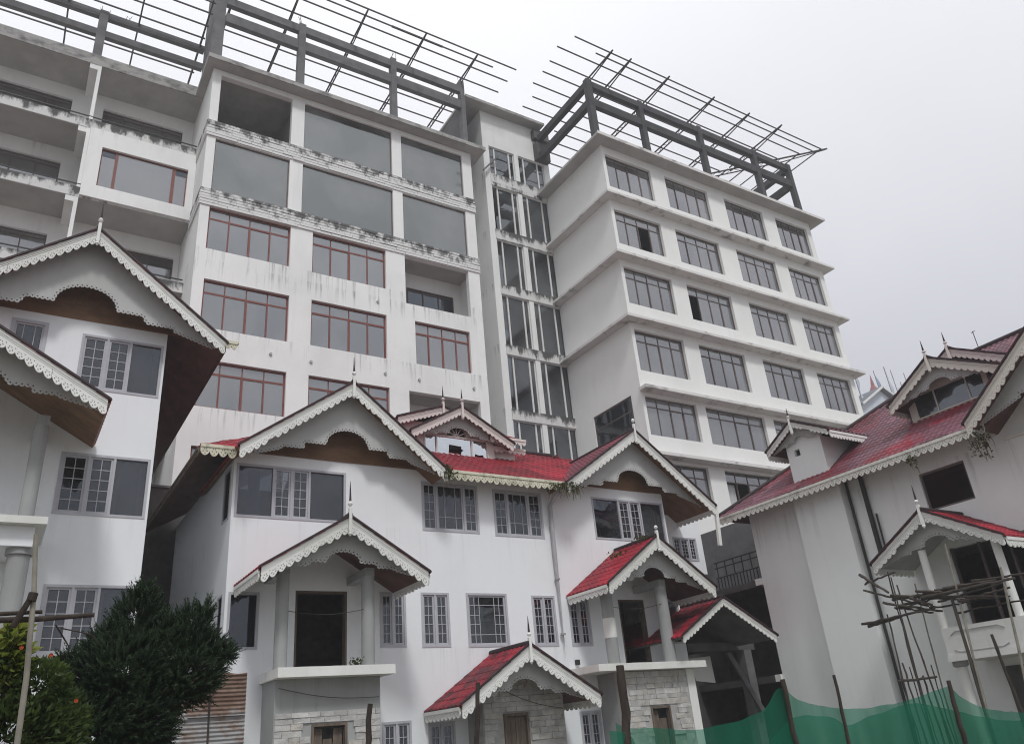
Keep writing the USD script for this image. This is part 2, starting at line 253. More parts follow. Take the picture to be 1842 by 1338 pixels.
class B:
    def __init__(s, F=FRONT): s.F, s.v, s.f, s.n = F, [], [], 0
    def add(s, v, f):
        v = np.atleast_2d(np.asarray(v, float)); f = np.asarray(f, int)
        if f.shape[1] == 4: f = np.vstack([f[:, [0, 1, 2]], f[:, [0, 2, 3]]])
        s.v.append(v); s.f.append(f + s.n); s.n += len(v)
        return s
    QF = np.array([[0, 3, 2, 1], [4, 5, 6, 7], [0, 1, 5, 4], [1, 2, 6, 5], [2, 3, 7, 6], [3, 0, 4, 7]])
    def box(s, x0, x1, y0, y1, z0, z1):
        return s.add([(x0, y0, z0), (x1, y0, z0), (x1, y1, z0), (x0, y1, z0), (x0, y0, z1), (x1, y0, z1), (x1, y1, z1), (x0, y1, z1)], B.QF)
    def beam(s, p, q, w, h, up=(0, 0, 1)):
        p, q = np.array(p, float), np.array(q, float); t = q - p; t /= np.linalg.norm(t)
        a = np.cross(t, up); a /= np.linalg.norm(a) + 1e-9; b = np.cross(a, t)
        c = [(-w / 2, -h / 2), (w / 2, -h / 2), (w / 2, h / 2), (-w / 2, h / 2)]
        return s.add([p + a * i + b * j for i, j in c] + [q + a * i + b * j for i, j in c], B.QF)
    def tube(s, pts, radii, n=8):
        pts = np.asarray(pts, float); radii = np.broadcast_to(radii, (len(pts),))
        t = np.gradient(pts, axis=0); t /= np.linalg.norm(t, axis=1, keepdims=True) + 1e-12
        ref = np.array([0, 0, 1.0]) if abs(t[0, 2]) < 0.9 else np.array([1.0, 0, 0])
        a = np.cross(t, ref); a /= np.linalg.norm(a, axis=1, keepdims=True) + 1e-12; b = np.cross(t, a)
        an = np.arange(n) * 2 * np.pi / n
        v = (pts[:, None] + radii[:, None, None] * (np.cos(an)[None, :, None] * a[:, None] + np.sin(an)[None, :, None] * b[:, None])).reshape(-1, 3)
        f = []
        for i in range(len(pts) - 1):
            for j in range(n):
                f.append((i * n + j, i * n + (j + 1) % n, (i + 1) * n + (j + 1) % n, (i + 1) * n + j))
        v = np.vstack([v, pts[:1], pts[-1:]]); f = np.array(f); k = len(v) - 2
        tri = np.vstack([f[:, [0, 1, 2]], f[:, [0, 2, 3]]] + [np.array([[k, (j + 1) % n, j] for j in range(n)])] + [np.array([[k + 1, k - n + j, k - n + (j + 1) % n] for j in range(n)])])
        return s.add(v, tri)
    def poly(s, pg, d, th):
        """a shapely polygon in (u, z), extruded from depth d to d + th"""
        for g in getattr(pg, 'geoms', [pg]):
            if g.is_empty or g.area < 1e-6: continue
            m = trimesh.creation.extrude_polygon(g, th, engine='earcut')
            v = np.array(m.vertices); s.add(np.c_[v[:, 0], d + v[:, 2], v[:, 1]], np.array(m.faces))
        return s
    def polyxy(s, pg, z, th):
        m = trimesh.creation.extrude_polygon(pg, th, engine='earcut')
        v = np.array(m.vertices); s.add(np.c_[v[:, 0], v[:, 1], z + v[:, 2]], np.array(m.faces)); return s
    def slabquad(s, a, b, c, d, th):
        """a four-cornered plate of thickness th below its corners"""
        t = np.array([a, b, c, d], float); lo = t - np.array([0, 0, th])
        return s.add(np.vstack([lo, t]), B.QF)
    def world(s): return s.F(np.vstack(s.v)), np.vstack(s.f)

NAMES, ORIGIN = {}, {}
def free(parent, name):
    k = (parent, name); n = NAMES.get(k, 0); NAMES[k] = n + 1
    return f'{parent}/{name}' if n == 0 else f'{parent}/{name}_{n:03d}'
def meta(path, label=None, category=None, group=None, kind=None):
    p = stage.GetPrimAtPath(path)
    for k, v in (('label', label), ('category', category), ('group', group), ('kind', kind)):
        if v: p.SetCustomDataByKey(k, v)
def thing(name, label, category, loc, group=None):
    path = free('/World', name)
    x = UsdGeom.Xform.Define(stage, path); x.AddTranslateOp().Set(Gf.Vec3d(*map(float, loc)))
    ORIGIN[path] = np.array(loc, float); meta(path, label, category, group)
    return path
def origin(path):
    top = '/'.join(path.split('/')[:3]); return ORIGIN.get(top, np.zeros(3))
def part(parent, name, b, m, smooth=False, label=None, kind=None):
    path = free(parent, name)
    v, f = b.world() if isinstance(b, B) else b
    usdkit.mesh(stage, path, (np.asarray(v) - origin(parent), f), m, smooth=smooth)
    if label or kind: meta(path, label=label, kind=kind)
    return path
def solo(name, b, m, label=None, category=None, group=None, kind=None, smooth=False):
    path = free('/World', name)
    v, f = b.world() if isinstance(b, B) else b
    usdkit.mesh(stage, path, (v, f), m, smooth=smooth); meta(path, label, category, group, kind)
    return path

def rects(hs): return unary_union([sbox(a, z0, b, z1) for a, b, z0, z1 in hs]) if hs else Polygon()
def wall(parent, F, d, outline, holes, th, m, name='wall', label=None):
    pg = (outline if isinstance(outline, Polygon) else sbox(*outline)).difference(rects(holes))
    return part(parent, name, B(F).poly(pg, d, th), m, label=label)

# ------------------------------------------------------------------ windows
def pane(parent, F, u0, u1, z0, z1, d, g, name='pane'):
    part(parent, name, B(F).box(u0, u1, d, d + 0.006, z0, z1), g)

def hotel_window(parent, F, d, u0, u1, z0, z1, fm, g, ncol=4, transom=0.26, reveal=0.14, fw=0.055, label=None, skip=(), thick=None):
    """frame with a row of transom lights over tall lights"""
    y = d + reveal
    b = B(F)
    b.box(u0, u1, y, y + 0.06, z1 - fw, z1).box(u0, u1, y, y + 0.06, z0, z0 + fw)
    b.box(u0, u0 + fw, y, y + 0.06, z0 + fw, z1 - fw).box(u1 - fw, u1, y, y + 0.06, z0 + fw, z1 - fw)
    zt = z1 - (z1 - z0) * transom
    b.box(u0 + fw, u1 - fw, y + 0.003, y + 0.057, zt - fw * 0.6, zt + fw * 0.6)
    us = np.linspace(u0, u1, ncol + 1)
    for i, u in enumerate(us[1:-1]):
        w = fw * (1.25 if i == (ncol // 2 - 1) else 0.8)
        if thick == i: w = fw * 1.5
        b.box(u - w / 2, u + w / 2, y - 0.012, y + 0.06, z0 + fw, zt - fw * 0.6)
        b.box(u - 0.02, u + 0.02, y + 0.006, y + 0.054, zt + fw * 0.6, z1 - fw)
    w = part(parent, 'window', b, fm, label=label)
    for i in range(ncol):
        if i not in skip:
            dy = 0.02 * ((i * 7 + int(u0 * 3)) % 3) / 2
            pane(w, F, us[i] + fw * 0.4, us[i + 1] - fw * 0.4, z0 + fw, zt - fw * 0.5, y + 0.015 + dy, g)
        pane(w, F, us[i] + 0.02, us[i + 1] - 0.02, zt + fw * 0.5, z1 - fw, y + 0.03, g, 'transom_pane')
    return w

def lites(parent, F, y, u0, u1, z0, z1, cols, rows, fm, g, rail=0.045, merge=None):
    """one casement or fixed light: rails, glazing bars and every pane"""
    b = B(F)
    b.box(u0, u1, y, y + 0.05, z0, z0 + rail).box(u0, u1, y, y + 0.05, z1 - rail, z1)
    b.box(u0, u0 + rail, y, y + 0.05, z0 + rail, z1 - rail).box(u1 - rail, u1, y, y + 0.05, z0 + rail, z1 - rail)
    U0, U1, Z0, Z1 = u0 + rail, u1 - rail, z0 + rail, z1 - rail
    cs = [U0 + (U1 - U0) * c for c in cols]; rs = [Z0 + (Z1 - Z0) * r for r in rows]
    bar = 0.016
    def inside(i, j): return merge and merge[0] <= i < merge[1] and merge[2] <= j < merge[3]
    for i in range(len(cs) - 1):
        for j in range(len(rs) - 1):
            if i + 1 < len(cs) - 1 and not (inside(i, j) and inside(i + 1, j)):
                b.box(cs[i + 1] - bar / 2, cs[i + 1] + bar / 2, y + 0.008, y + 0.042, rs[j], rs[j + 1])
            if j + 1 < len(rs) - 1 and not (inside(i, j) and inside(i, j + 1)):
                b.box(cs[i], cs[i + 1], y + 0.010, y + 0.040, rs[j + 1] - bar / 2, rs[j + 1] + bar / 2)
    part(parent, 'sash', b, fm)
    done = False
    for i in range(len(cs) - 1):
        for j in range(len(rs) - 1):
            if inside(i, j):
                if not done:
                    pane(parent, F, cs[merge[0]], cs[merge[1]], rs[merge[2]], rs[merge[3]], y + 0.022, g); done = True
                continue
            pane(parent, F, cs[i] + bar / 2, cs[i + 1] - bar / 2, rs[j] + bar / 2, rs[j + 1] - bar / 2, y + 0.022, g)

def cottage_window(parent, F, d, u0, u1, z0, z1, spec, fm=None, g=None, fw=0.06, proud=0.015, label=None):
    """spec: list of (kind, width share): 'F' fixed single pane, 'S' casement of 2 x 5, 'N' narrow 2 x 5, 'C' centre light, 'O' border lights"""
    fm = fm or M_FR_GR; g = g or G_CLEAR
    b = B(F); y0, y1 = d - proud, d + 0.10
    b.box(u0, u1, y0, y1, z1 - fw, z1).box(u0, u1, y0, y1, z0, z0 + fw).box(u0, u0 + fw, y0, y1, z0 + fw, z1 - fw).box(u1 - fw, u1, y0, y1, z0 + fw, z1 - fw)
    tot = sum(s for _, s in spec); us = [u0 + fw]
    for _, s in spec: us.append(us[-1] + (u1 - u0 - 2 * fw) * s / tot)
    for u in us[1:-1]: b.box(u - fw * 0.45, u + fw * 0.45, y0 + 0.004, y1, z0 + fw, z1 - fw)
    w = part(parent, 'window', b, fm, label=label)
    for i, (k, _) in enumerate(spec):
        a = us[i] + (fw * 0.45 if i else 0); e = us[i + 1] - (fw * 0.45 if i < len(spec) - 1 else 0); lo, hi = z0 + fw, z1 - fw
        y = d + 0.02
        if k == 'F': pane(w, F, a, e, lo, hi, y + 0.03, g)
        elif k in 'SN': lites(w, F, y, a, e, lo, hi, (0, .5, 1), (0, .2, .4, .6, .8, 1), fm, g, 0.05 if k == 'S' else 0.04)
        elif k == 'C': lites(w, F, y, a, e, lo, hi, (0, .27, .73, 1), (0, .27, 1), fm, g, 0.045)
        elif k == 'O': lites(w, F, y, a, e, lo, hi, (0, .14, .28, .72, .86, 1), (0, .18, .40, .60, .82, 1), fm, g, 0.05, merge=(2, 3, 1, 4))
    return w

# ------------------------------------------------------------------ fretwork
def lobes(L, base, p=0.22, h=0.13, holes=True):
    n = max(1, int(round(L / p))); p = L / n
    top = [(0, 0), (L, 0)]
    bot = []; rj = np.random.default_rng(int(L * 1000)); jit = rj.normal(1, .07, n) * np.where(rj.random(n) < .035, .35, 1)
    for k in range(n):
        s = L - k * p
        for a, t in ((0, 0), (.05, .30), (.16, .62), (.32, .90), (.5, 1.0), (.68, .90), (.84, .62), (.95, .30)):
            bot.append((s - a * p, base + t * h * jit[k]))
    bot.append((0, base))
    pg = Polygon(top + bot)
    if holes:
        hs = []
        for k in range(n):
            s = (k + .5) * p
            for du, dt, r in ((0, .50, .019), (-.22, .05, .020), (.22, .05, .020), (-.12, -.45, .018), (.12, -.45, .018)):
                hs.append(Point(s + du * p, base + dt * h).buffer(r * p / .22, 1))
            hs.append(Point(s + p / 2, base - .75 * h).buffer(.017 * p / .22, 1))
        pg = pg.difference(unary_union(hs)).intersection(sbox(0.0, 0, L, 9))
    if L > 2.2: pg = pg.difference(sbox(L * .53, 0, L * .53 + .007, 9))
    return pg
def shear(pg, P, Q):
    """lay (s, t) with s from P to Q in (u, z) and t straight down"""
    from shapely.affinity import affine_transform
    L = math.hypot(Q[0] - P[0], Q[1] - P[1]); eu, ez = (Q[0] - P[0]) / L, (Q[1] - P[1]) / L
    return affine_transform(pg, [eu, 0, ez, -1, P[0], P[1]])
def rake_board(parent, F, d, P, Q, m, base=0.28, h=0.10, p=0.21, name='bargeboard', holes=True):
    L = math.hypot(Q[0] - P[0], Q[1] - P[1])
    b = B(F).poly(shear(lobes(L, base, p, h, holes), P, Q), d, 0.035)
    b.poly(shear(sbox(0, 0.0, L, 0.085), P, Q), d - 0.022, 0.019)
    b.poly(shear(sbox(0, 0.10, L, 0.125), P, Q), d - 0.012, 0.009)
    return part(parent, name, b, m)
def eave_lace(parent, F, P, Q, m, base=0.17, h=0.10, p=0.21, name='eave_lace', holes=True):
    """lace board hanging from the straight eave P-Q (local 3D points, same z)"""
    P, Q = np.array(P, float), np.array(Q, float); L = np.linalg.norm(Q[:2] - P[:2]); e = (Q - P) / L
    nrm = np.array([e[1], -e[0], 0])
    pg = lobes(L, base, p, h, holes)
    b = B(F)
    for q, th, off in ((pg, .03, 0.0), (sbox(0, -0.03, L, 0.05), .018, 0.033)):
        mm = trimesh.creation.extrude_polygon(q, th, engine='earcut') if q.geom_type == 'Polygon' else trimesh.util.concatenate([trimesh.creation.extrude_polygon(g, th, engine='earcut') for g in q.geoms])
        v = np.array(mm.vertices)
        b.add(P + v[:, :1] * e + (v[:, 2:] + off) * nrm - v[:, 1:2] * np.array([0, 0, 1.0]), np.array(mm.faces))
    return part(parent, name, b, m)
def valance(parent, F, d, u0, zA, wl, wr, slope_l, slope_r, m, drop=None, arch=0.22, name='valance', ring=0.055):
    """inner fretted board under a gable: arch in the middle, stepped shoulders, ringed edge"""
    w = (wl + wr) / 2; Hh = w * (slope_l + slope_r) / 2; r = arch * w
    def bottom(x):
        a = abs(x)
        if a < r: return zA - .74 * Hh + .21 * Hh * math.sqrt(max(0, 1 - (a / r) ** 2))
        if a < .43 * w: return zA - .74 * Hh
        if a < .64 * w: return zA - .82 * Hh
        return zA - .86 * Hh - (a - .64 * w) / (.31 * w) * .12 * Hh
    ul, ur = -0.95 * wl, 0.95 * wr
    xs = np.unique(np.r_[np.linspace(ul, ur, 60), [-r, r, -0.43 * w, 0.43 * w, -0.64 * w, 0.64 * w], [-0.43 * w - .001, 0.43 * w + .001, -0.64 * w - .001, 0.64 * w + .001]])
    top = lambda x: zA - (slope_l * -x if x < 0 else slope_r * x)
    lower = [(u0 + x, min(bottom(x), top(x) - 0.03)) for x in xs]
    pg = Polygon([(u0 + ul, top(ul)), (u0, zA), (u0 + ur, top(ur))] + lower[::-1]).buffer(0)
    line = []
    acc = 0
    for (a, b_), (c, e_) in zip(lower[:-1], lower[1:]):
        seg = math.hypot(c - a, e_ - b_)
        while acc < seg:
            t = acc / seg; line.append((a + (c - a) * t, b_ + (e_ - b_) * t)); acc += ring * 1.9
        acc -= seg
    pg = unary_union([pg] + [Point(q).buffer(ring, 3) for q in line]).difference(unary_union([Point(q).buffer(ring * .42, 1) for q in line]))
    return part(parent, name, B(F).poly(pg, d, 0.03), m)
def finial(parent, F, u, d, z, m, up=0.55, down=0.36, w=0.075):
    b = B(F)
    b.box(u - w / 2, u + w / 2, d - w, d, z - down, z + up * 0.35)
    a = w * 0.75; up *= 1.25
    for z0, z1, r0, r1 in ((z + up * .35, z + up * .42, w * .5, w * .85), (z + up * .42, z + up * .50, w * .85, w * .4), (z - down, z - down - 0.05, w * .5, w * .7), (z - down - .05, z - down - .11, w * .7, .006)):
        b.tube([(u, d - w / 2, z0), (u, d - w / 2, z1)], [r0, r1], 8)
    f = part(parent, 'finial', b, m)
    part(f, 'spike', B(F).tube([(u, d - w / 2, z + up * .5), (u, d - w / 2, z + up * 1.15)], [w * .42, .006], 8), M_ROOFDK)
    return f

def tile_sheet(F, P0, P1, Q1, Q0, step=0.34, wave=0.21, amp=0.016, rise=0.014, per=5):
    """pressed metal tile sheet: eave P0-P1, ridge Q0-Q1 (may be shorter); rows are stepped, columns waved"""
    P0, P1, Q0, Q1 = (np.array(x, float) for x in (P0, P1, Q0, Q1))
    e = (P1 - P0); L = np.linalg.norm(e); e /= L
    nrm = np.cross(e, Q0 - P0); nrm /= np.linalg.norm(nrm); nrm *= np.sign(nrm[2]) or 1
    H = np.linalg.norm(Q0 - P0 - e * ((Q0 - P0) @ e)); n = max(1, int(round(H / step)))
    g0, g1 = min(0, (Q0 - P0) @ e), max(L, (Q1 - P0) @ e)
    m = int(max(2, round((g1 - g0) / wave))) * per
    grid = np.linspace(g0, g1, m + 1)
    rows = []
    for k in range(n):
        for t, r in ((k / n, rise), ((k + 1) / n - 1e-3, 0.0)):
            a = P0 + (Q0 - P0) * t; c = P1 + (Q1 - P1) * t
            lo, hi = (a - P0) @ e, (c - P0) @ e
            s = np.clip(grid, lo, hi)
            base = a - e * lo
            off = r + amp * np.cos(2 * np.pi * s / wave)
            rows.append(base + s[:, None] * e + off[:, None] * nrm)
    v = np.vstack(rows); w = m + 1
    i, j = np.meshgrid(np.arange(len(rows) - 1), np.arange(m), indexing='ij')
    q = np.stack([i * w + j, i * w + j + 1, (i + 1) * w + j + 1, (i + 1) * w + j], -1).reshape(-1, 4)
    b = B(F); b.add(v, q)
    # edge strips, so that the sheet has a thickness
    lo = rows[0] - nrm * 0.05
    b.add(np.vstack([rows[0], lo]), np.stack([np.arange(m), np.arange(1, m + 1), np.arange(1, m + 1) + w, np.arange(m) + w], -1))
    for col in (0, m):
        up = np.array([r[col] for r in rows]); dn = up - nrm * 0.05; k = len(up)
        b.add(np.vstack([up, dn]), np.stack([np.arange(k - 1), np.arange(1, k), np.arange(1, k) + k, np.arange(k - 1) + k], -1))
    return b
def roof_plane(parent, F, P0, P1, Q1, Q0, m, msoff, th=0.10, lift=0.03, soffit=True, back=0.0, **kw):
    n = np.cross(np.subtract(P1, P0), np.subtract(Q0, P0)).astype(float); n /= np.linalg.norm(n); n *= np.sign(n[2]) or 1
    up = lambda p: tuple(np.array(p, float) + n * lift)
    part(parent, 'roof_sheet', tile_sheet(F, up(P0), up(P1), up(Q1), up(Q0), **kw), m, smooth=40)
    if soffit:
        dn = lambda p: np.array(p, float) - n * 0.025
        bk = np.array([0, back, 0.0])
        t = [dn(P0) + bk, dn(P1), dn(Q1), dn(Q0) + bk]; lo = [p - n * 0.05 for p in t]
        part(parent, 'soffit', B(F).add(np.array(lo + t), B.QF), msoff)

def gable_roof(parent, F, u0, zA, wl, zl, wr, zr, d0, d1, m_roof, m_trim, m_soff, m_val=None, board=True, val=True, lace=(True, True), m_lace=None,
               fin=0.55, oh=0.04, val_set=0.38, base=0.28, h=0.10, p=0.21, holes=True, drop=0.62, m_fin=None, sheet=True):
    sl, sr = (zA - zl) / wl, (zA - zr) / wr
    f, k = d0 - oh, d1
    roof_plane(parent, F, (u0 - wl - .05, f, zl - .05 * sl), (u0 - wl - .05, k, zl - .05 * sl), (u0, k, zA), (u0, f, zA), m_roof, m_soff, back=oh + .004)
    roof_plane(parent, F, (u0 + wr + .05, f, zr - .05 * sr), (u0 + wr + .05, k, zr - .05 * sr), (u0, k, zA), (u0, f, zA), m_roof, m_soff, back=oh + .004)
    rb = B(F).tube([(u0, f - .02, zA + .05), (u0, k, zA + .05)], .07, 8)
    part(parent, 'ridge_cap', rb, M_ROOFDK, smooth=50)
    for ue, ze in ((u0 - wl - .06, zl - .06 * sl), (u0 + wr + .06, zr - .06 * sr)):
        part(parent, 'verge', B(F).poly(shear(sbox(-.02, -.075, math.hypot(ue - u0, zA - ze), -.022), (u0, zA), (ue, ze)), f - .03, .06), M_ROOFDK)
    if board:
        rake_board(parent, F, d0, (u0, zA + .02), (u0 - wl, zl + .02), m_trim, base, h, p, holes=holes)
        rake_board(parent, F, d0, (u0, zA + .02), (u0 + wr, zr + .02), m_trim, base, h, p, holes=holes)
    if val:
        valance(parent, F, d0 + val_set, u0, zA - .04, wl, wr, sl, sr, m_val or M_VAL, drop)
    if fin:
        finial(parent, F, u0, d0 - .005, zA, m_fin or m_trim, fin)
    ml = m_lace or m_trim
    if lace[0]: eave_lace(parent, F, (u0 - wl - .02, k - .05, zl - .07), (u0 - wl - .02, d0 + .04, zl - .07), ml, .13, .09, p, holes=holes)
    if lace[1]: eave_lace(parent, F, (u0 + wr + .02, d0 + .04, zr - .07), (u0 + wr + .02, k - .05, zr - .07), ml, .13, .09, p, holes=holes)

def stones(parent, F, d, u0, u1, z0, z1, holes=(), hrow=0.14, seed=1):
    rng = np.random.default_rng(seed); z = z1
    while z - hrow * 0.6 > z0:
        h = hrow * rng.uniform(0.8, 1.2); u = u0 - rng.uniform(0, .2)
        while u < u1:
            w = rng.uniform(.22, .46); a, c = max(u, u0) + .004, min(u + w, u1) - .004; lo, hi = z - h + .004, z - .004
            if c - a > .05 and not any(a < q[1] and c > q[0] and lo < q[3] and hi > q[2] for q in holes):
                j = rng.uniform(-.012, .012, (8, 3)); pr = rng.uniform(.02, .036)
                v = np.array([(a, d - pr, lo), (c, d - pr, lo), (c, d + .02, lo), (a, d + .02, lo), (a, d - pr, hi), (c, d - pr, hi), (c, d + .02, hi), (a, d + .02, hi)]) + j * np.array([.5, 1, .5])
                part(parent, 'stone', B(F).add(v, B.QF), STONES[rng.integers(0, 4)])
            u += w
        z -= h
M_CURT = plain('pale_curtain', (0.52, 0.52, 0.52), 0.9, 0.12, 2.0)
M_CURT_B = plain('blue_grey_curtain', (0.34, 0.38, 0.44), 0.9, 0.15, 2.0)
def curtain(parent, F, u0, u1, z0, z1, d, m, seed=0):
    n = max(8, int((u1 - u0) / .05)); us = np.linspace(u0, u1, n); off = .03 * np.sin(us * 22 + seed) + .012 * np.sin(us * 41 + 2 * seed)
    V = np.vstack([np.c_[us, d + off, np.full(n, z0)], np.c_[us, d + off * .6, np.full(n, z1)]])
    return part(parent, 'curtain', B(F).add(V, np.array([(i, i + 1, n + i + 1, n + i) for i in range(n - 1)])), m, smooth=True)
# ------------------------------------------------------------------ ground and hillside
gx = np.linspace(-60, 260, 65); gy = np.linspace(-60, 200, 53)
GX, GY = np.meshgrid(gx, gy)
def terrain(x, y):
    near = np.clip((y - 17) / 14, 0, 1) * 1.0
    hill = np.clip((y - 44) / 60, 0, 3) ** 1.15 * 44 * np.clip((x + 40) / 110, 0, 1.1)
    n = meshkit.fbm(np.stack([x * .05, y * .05, 0 * x], -1), 4, 3)
    hill = 41 * np.tanh(hill / 41)
    return -1.75 + near * 0.5 + hill * (0.85 + .3 * n) + np.where(y > 42, 3 * (n - .5), 0.25 * (n - .5))
gv = np.stack([GX, GY, terrain(GX, GY)], -1).reshape(-1, 3)
i, j = np.meshgrid(np.arange(len(gy) - 1), np.arange(len(gx) - 1), indexing='ij'); w_ = len(gx)
gf = np.stack([i * w_ + j, i * w_ + j + 1, (i + 1) * w_ + j + 1, (i + 1) * w_ + j], -1).reshape(-1, 4)
solo('terrain', (gv, np.vstack([gf[:, [0, 1, 2]], gf[:, [0, 2, 3]]])), M_GROUND, kind='structure', smooth=True)
solo('ground', B().box(-600, 600, -600, 600, -2.6, -2.4), M_GROUND, kind='structure')

# ------------------------------------------------------------------ the unfinished hotel
H = thing('hotel_building', 'huge unfinished white hotel block with bare concrete and steel roof frame behind the cottages', 'building', (22, 34, -1.7))
# left wing
X = [(5.035, 8.45), (9.08, 13.75), (14.29, 17.97)]
rows_bal = [(26.9, 29.74), (23.05, 25.93)]
red = [(5.05, 8.63, 19.96, 22.16), (9.66, 13.29, 19.94, 22.15), (5.1, 8.68, 16.19, 18.47), (9.68, 13.28, 16.23, 18.51), (14.74, 17.72, 16.24, 18.52),
       (5.17, 8.69, 12.73, 14.76), (9.64, 13.36, 12.73, 14.79), (5.2, 8.7, 9.0, 11.1), (9.65, 13.36, 9.0, 11.1), (14.75, 17.8, 9.0, 11.1)]
rec = [(14.3, 17.88, 19.4, 22.13), (14.32, 18.05, 12.2, 14.8)]
allh = [(a, b, z0, z1) for z0, z1 in rows_bal for a, b in X] + red + rec
wall(H, FRONT, 30.0, (4.65, -2.2, 18.55, 30.05), allh, 0.28, M_TOWER)
part(H, 'wall', B().box(4.65, 4.95, 30.28, 40, -2.2, 30.05), M_TOWER)
part(H, 'wall', B().box(18.25, 18.55, 30.28, 40, -2.2, 30.05), M_TOWER)
part(H, 'wall', B().box(4.95, 18.25, 39.7, 40, -2.2, 30.05), M_INT)
for z in (26.2, 22.45, 18.8, 15.1, 11.4, 7.7, 4.0):
    part(H, 'floor_slab', B().box(4.95, 18.25, 30.28, 39.7, z, z + .25), M_INT)
part(H, 'partition', B().box(8.7, 8.85, 30.3, 39.7, -2, 30.0), M_INT)
part(H, 'partition', B().box(13.9, 14.05, 30.3, 39.7, -2, 30.0), M_INT)
part(H, 'roof_slab', B().box(4.28, 19.2, 29.42, 40.2, 30.07, 30.27), M_SOFFIT)
part(H, 'slab_edge', B().box(4.28, 19.2, 29.36, 29.417, 30.05, 30.30), M_GRIME)
for (a, b) in X:
    for k, (z0, z1) in enumerate(rows_bal):
        y = 30.10; fb = B()
        fb.box(a, b, y, y + .05, z1 - .05, z1).box(a, b, y, y + .05, z0, z0 + .05).box(a, a + .045, y, y + .05, z0 + .05, z1 - .05).box(b - .06, b, y, y + .05, z0 + .05, z1 - .05)
        if k == 0 and a < 6:
            part(H, 'parapet_rail', B().box(a, b, y, y + .04, z0, z0 + .04), M_FR_DK, label='open unglazed balcony opening with a low rail')
            continue
        w = part(H, 'window', fb, M_FR_DK, label='single sheet of grey glass in a former balcony opening')
        pane(w, FRONT, a + .04, b - .05, z0 + .04, z1 - .04, y + .02, G_SHEET)
for a, b, z0, z1 in red: hotel_window(H, FRONT, 30.0, a, b, z0, z1, M_FR_RED, G_MIRR, fw=.075, label='red brown framed four light window')
for a, b, z0, z1 in rec:      # recessed balconies
    b_ = B(); b_.box(13.95, 18.25, 31.6, 31.75, z0 - .1, z1 + .2)
    part(H, 'balcony_wall', b_, M_TOWER)
    part(H, 'balcony_ceiling', B().box(14.05, 18.24, 30.29, 31.6, z1 + .1, z1 + .2), M_SOFFIT)
    part(H, 'balcony_floor', B().box(14.05, 18.24, 30.29, 31.6, z0 - .3, z0 - .12), M_SOFFIT)
    hotel_window(H, FRONT, 31.52, 15.1, 17.75, z0 - .1, z0 + 1.92, M_FR_DK, G_CLEAR, 3, .08, reveal=0.0)
rng = np.random.default_rng(5)
for zb in (25.97, 22.14):     # coursed stone bands, too small to pick apart
    b = B(); nr = 6; hh = 0.9 / nr
    for r in range(nr):
        x = 4.6
        while x < 18.58:
            L = rng.uniform(.5, 1.6); e = min(x + L, 18.6); pr = rng.uniform(.045, .085)
            b.box(x + .012, e - .012, 30 - pr, 30.01, zb + r * hh + .016, zb + (r + 1) * hh - .016); x += L
        b.box(4.65 - rng.uniform(.05, .07), 4.66, 30.0, 32.2, zb + r * hh + .016, zb + (r + 1) * hh - .016)
    part(H, 'stone_band', b, M_BAND, label='rough stained band of thin stone courses', kind='stuff')
for x, z in ((12.83, 19.12), (7.99, 15.47), (9.72, 15.42), (13.15, 15.46), (14.84, 15.43), (17.73, 15.45)):
    part(H, 'vent_pipe', B().tube([(x, 30.1, z), (x, 29.93, z)], .065, 10), M_PIPE)
# far left wing with recessed balconies
lev = [30.66, 26.83, 23.05, 19.35, 15.65, 11.95]
for k, z in enumerate(lev):
    th = .60 if k == 0 else .5
    part(H, 'balcony_slab', B().box(-9, 4.64, 32.26, 34.2, z - th + .03, z - .03), M_SOFFIT)
    part(H, 'slab_edge', B().box(-9, 4.64, 32.2, 32.257, z - th, z), M_SLAB if k else M_GRIME, label='balcony slab edge blotched with black mould')
    if k: part(H, 'balcony_rail', B().beam((-9, 32.23, z + .16), (4.6, 32.23, z + .16), .04, .05), M_IRON)
    part(H, 'beam', B().box(-.36, -.02, 32.22, 34.2, z - th - .28, z - th), M_TOWER)
bw = [(-4.8, -.81, 27.1, 29.34), (.52, 4.15, 27.1, 29.33), (-4.6, -.79, 23.4, 25.58), (-4.6, -.77, 19.6, 21.63), (1.15, 4.4, 20.6, 21.76), (-4.6, -.77, 16, 17.9), (1.2, 4.3, 16, 17.9)]
wall(H, FRONT, 34.2, (-9, -2.2, 4.64, 30.1), bw, .25, M_TOWER)
part(H, 'wall', B().box(-9, 4.64, 39.6, 40, -2.2, 30.6), M_INT)
part(H, 'wall', B().box(-9.3, -9, 32.2, 40, -2.2, 30.6), M_TOWER)
for z in lev[1:]: part(H, 'floor_slab', B().box(-9, 4.64, 34.46, 39.6, z - .3, z), M_INT)
part(H, 'roof_slab', B().box(-9, 4.62, 34.46, 40, 30.3, 30.6), M_SOFFIT)
for a, b, z0, z1 in bw: hotel_window(H, FRONT, 34.2, a, b, z0, z1, M_FR_DK, G_WING, 4 if b - a > 3.3 else 3, .1)
part(H, 'column', B().box(-.02, .13, 32.21, 32.5, -2.2, 30.05), M_TOWER)
bx = [(.70, 4.32, 23.28, 25.39)]
wall(H, FRONT, 32.10, (.135, 22.62, 4.64, 26.32), bx, .25, M_TOWER, 'window_surround')
y = 32.22; a, b, z0, z1 = .70, 4.32, 23.28, 25.39
fb = B().box(a, b, y, y + .05, z1 - .06, z1).box(a, b, y, y + .05, z0, z0 + .05).box(a, a + .05, y, y + .05, z0 + .05, z1 - .06).box(b - .05, b, y, y + .05, z0 + .05, z1 - .06)
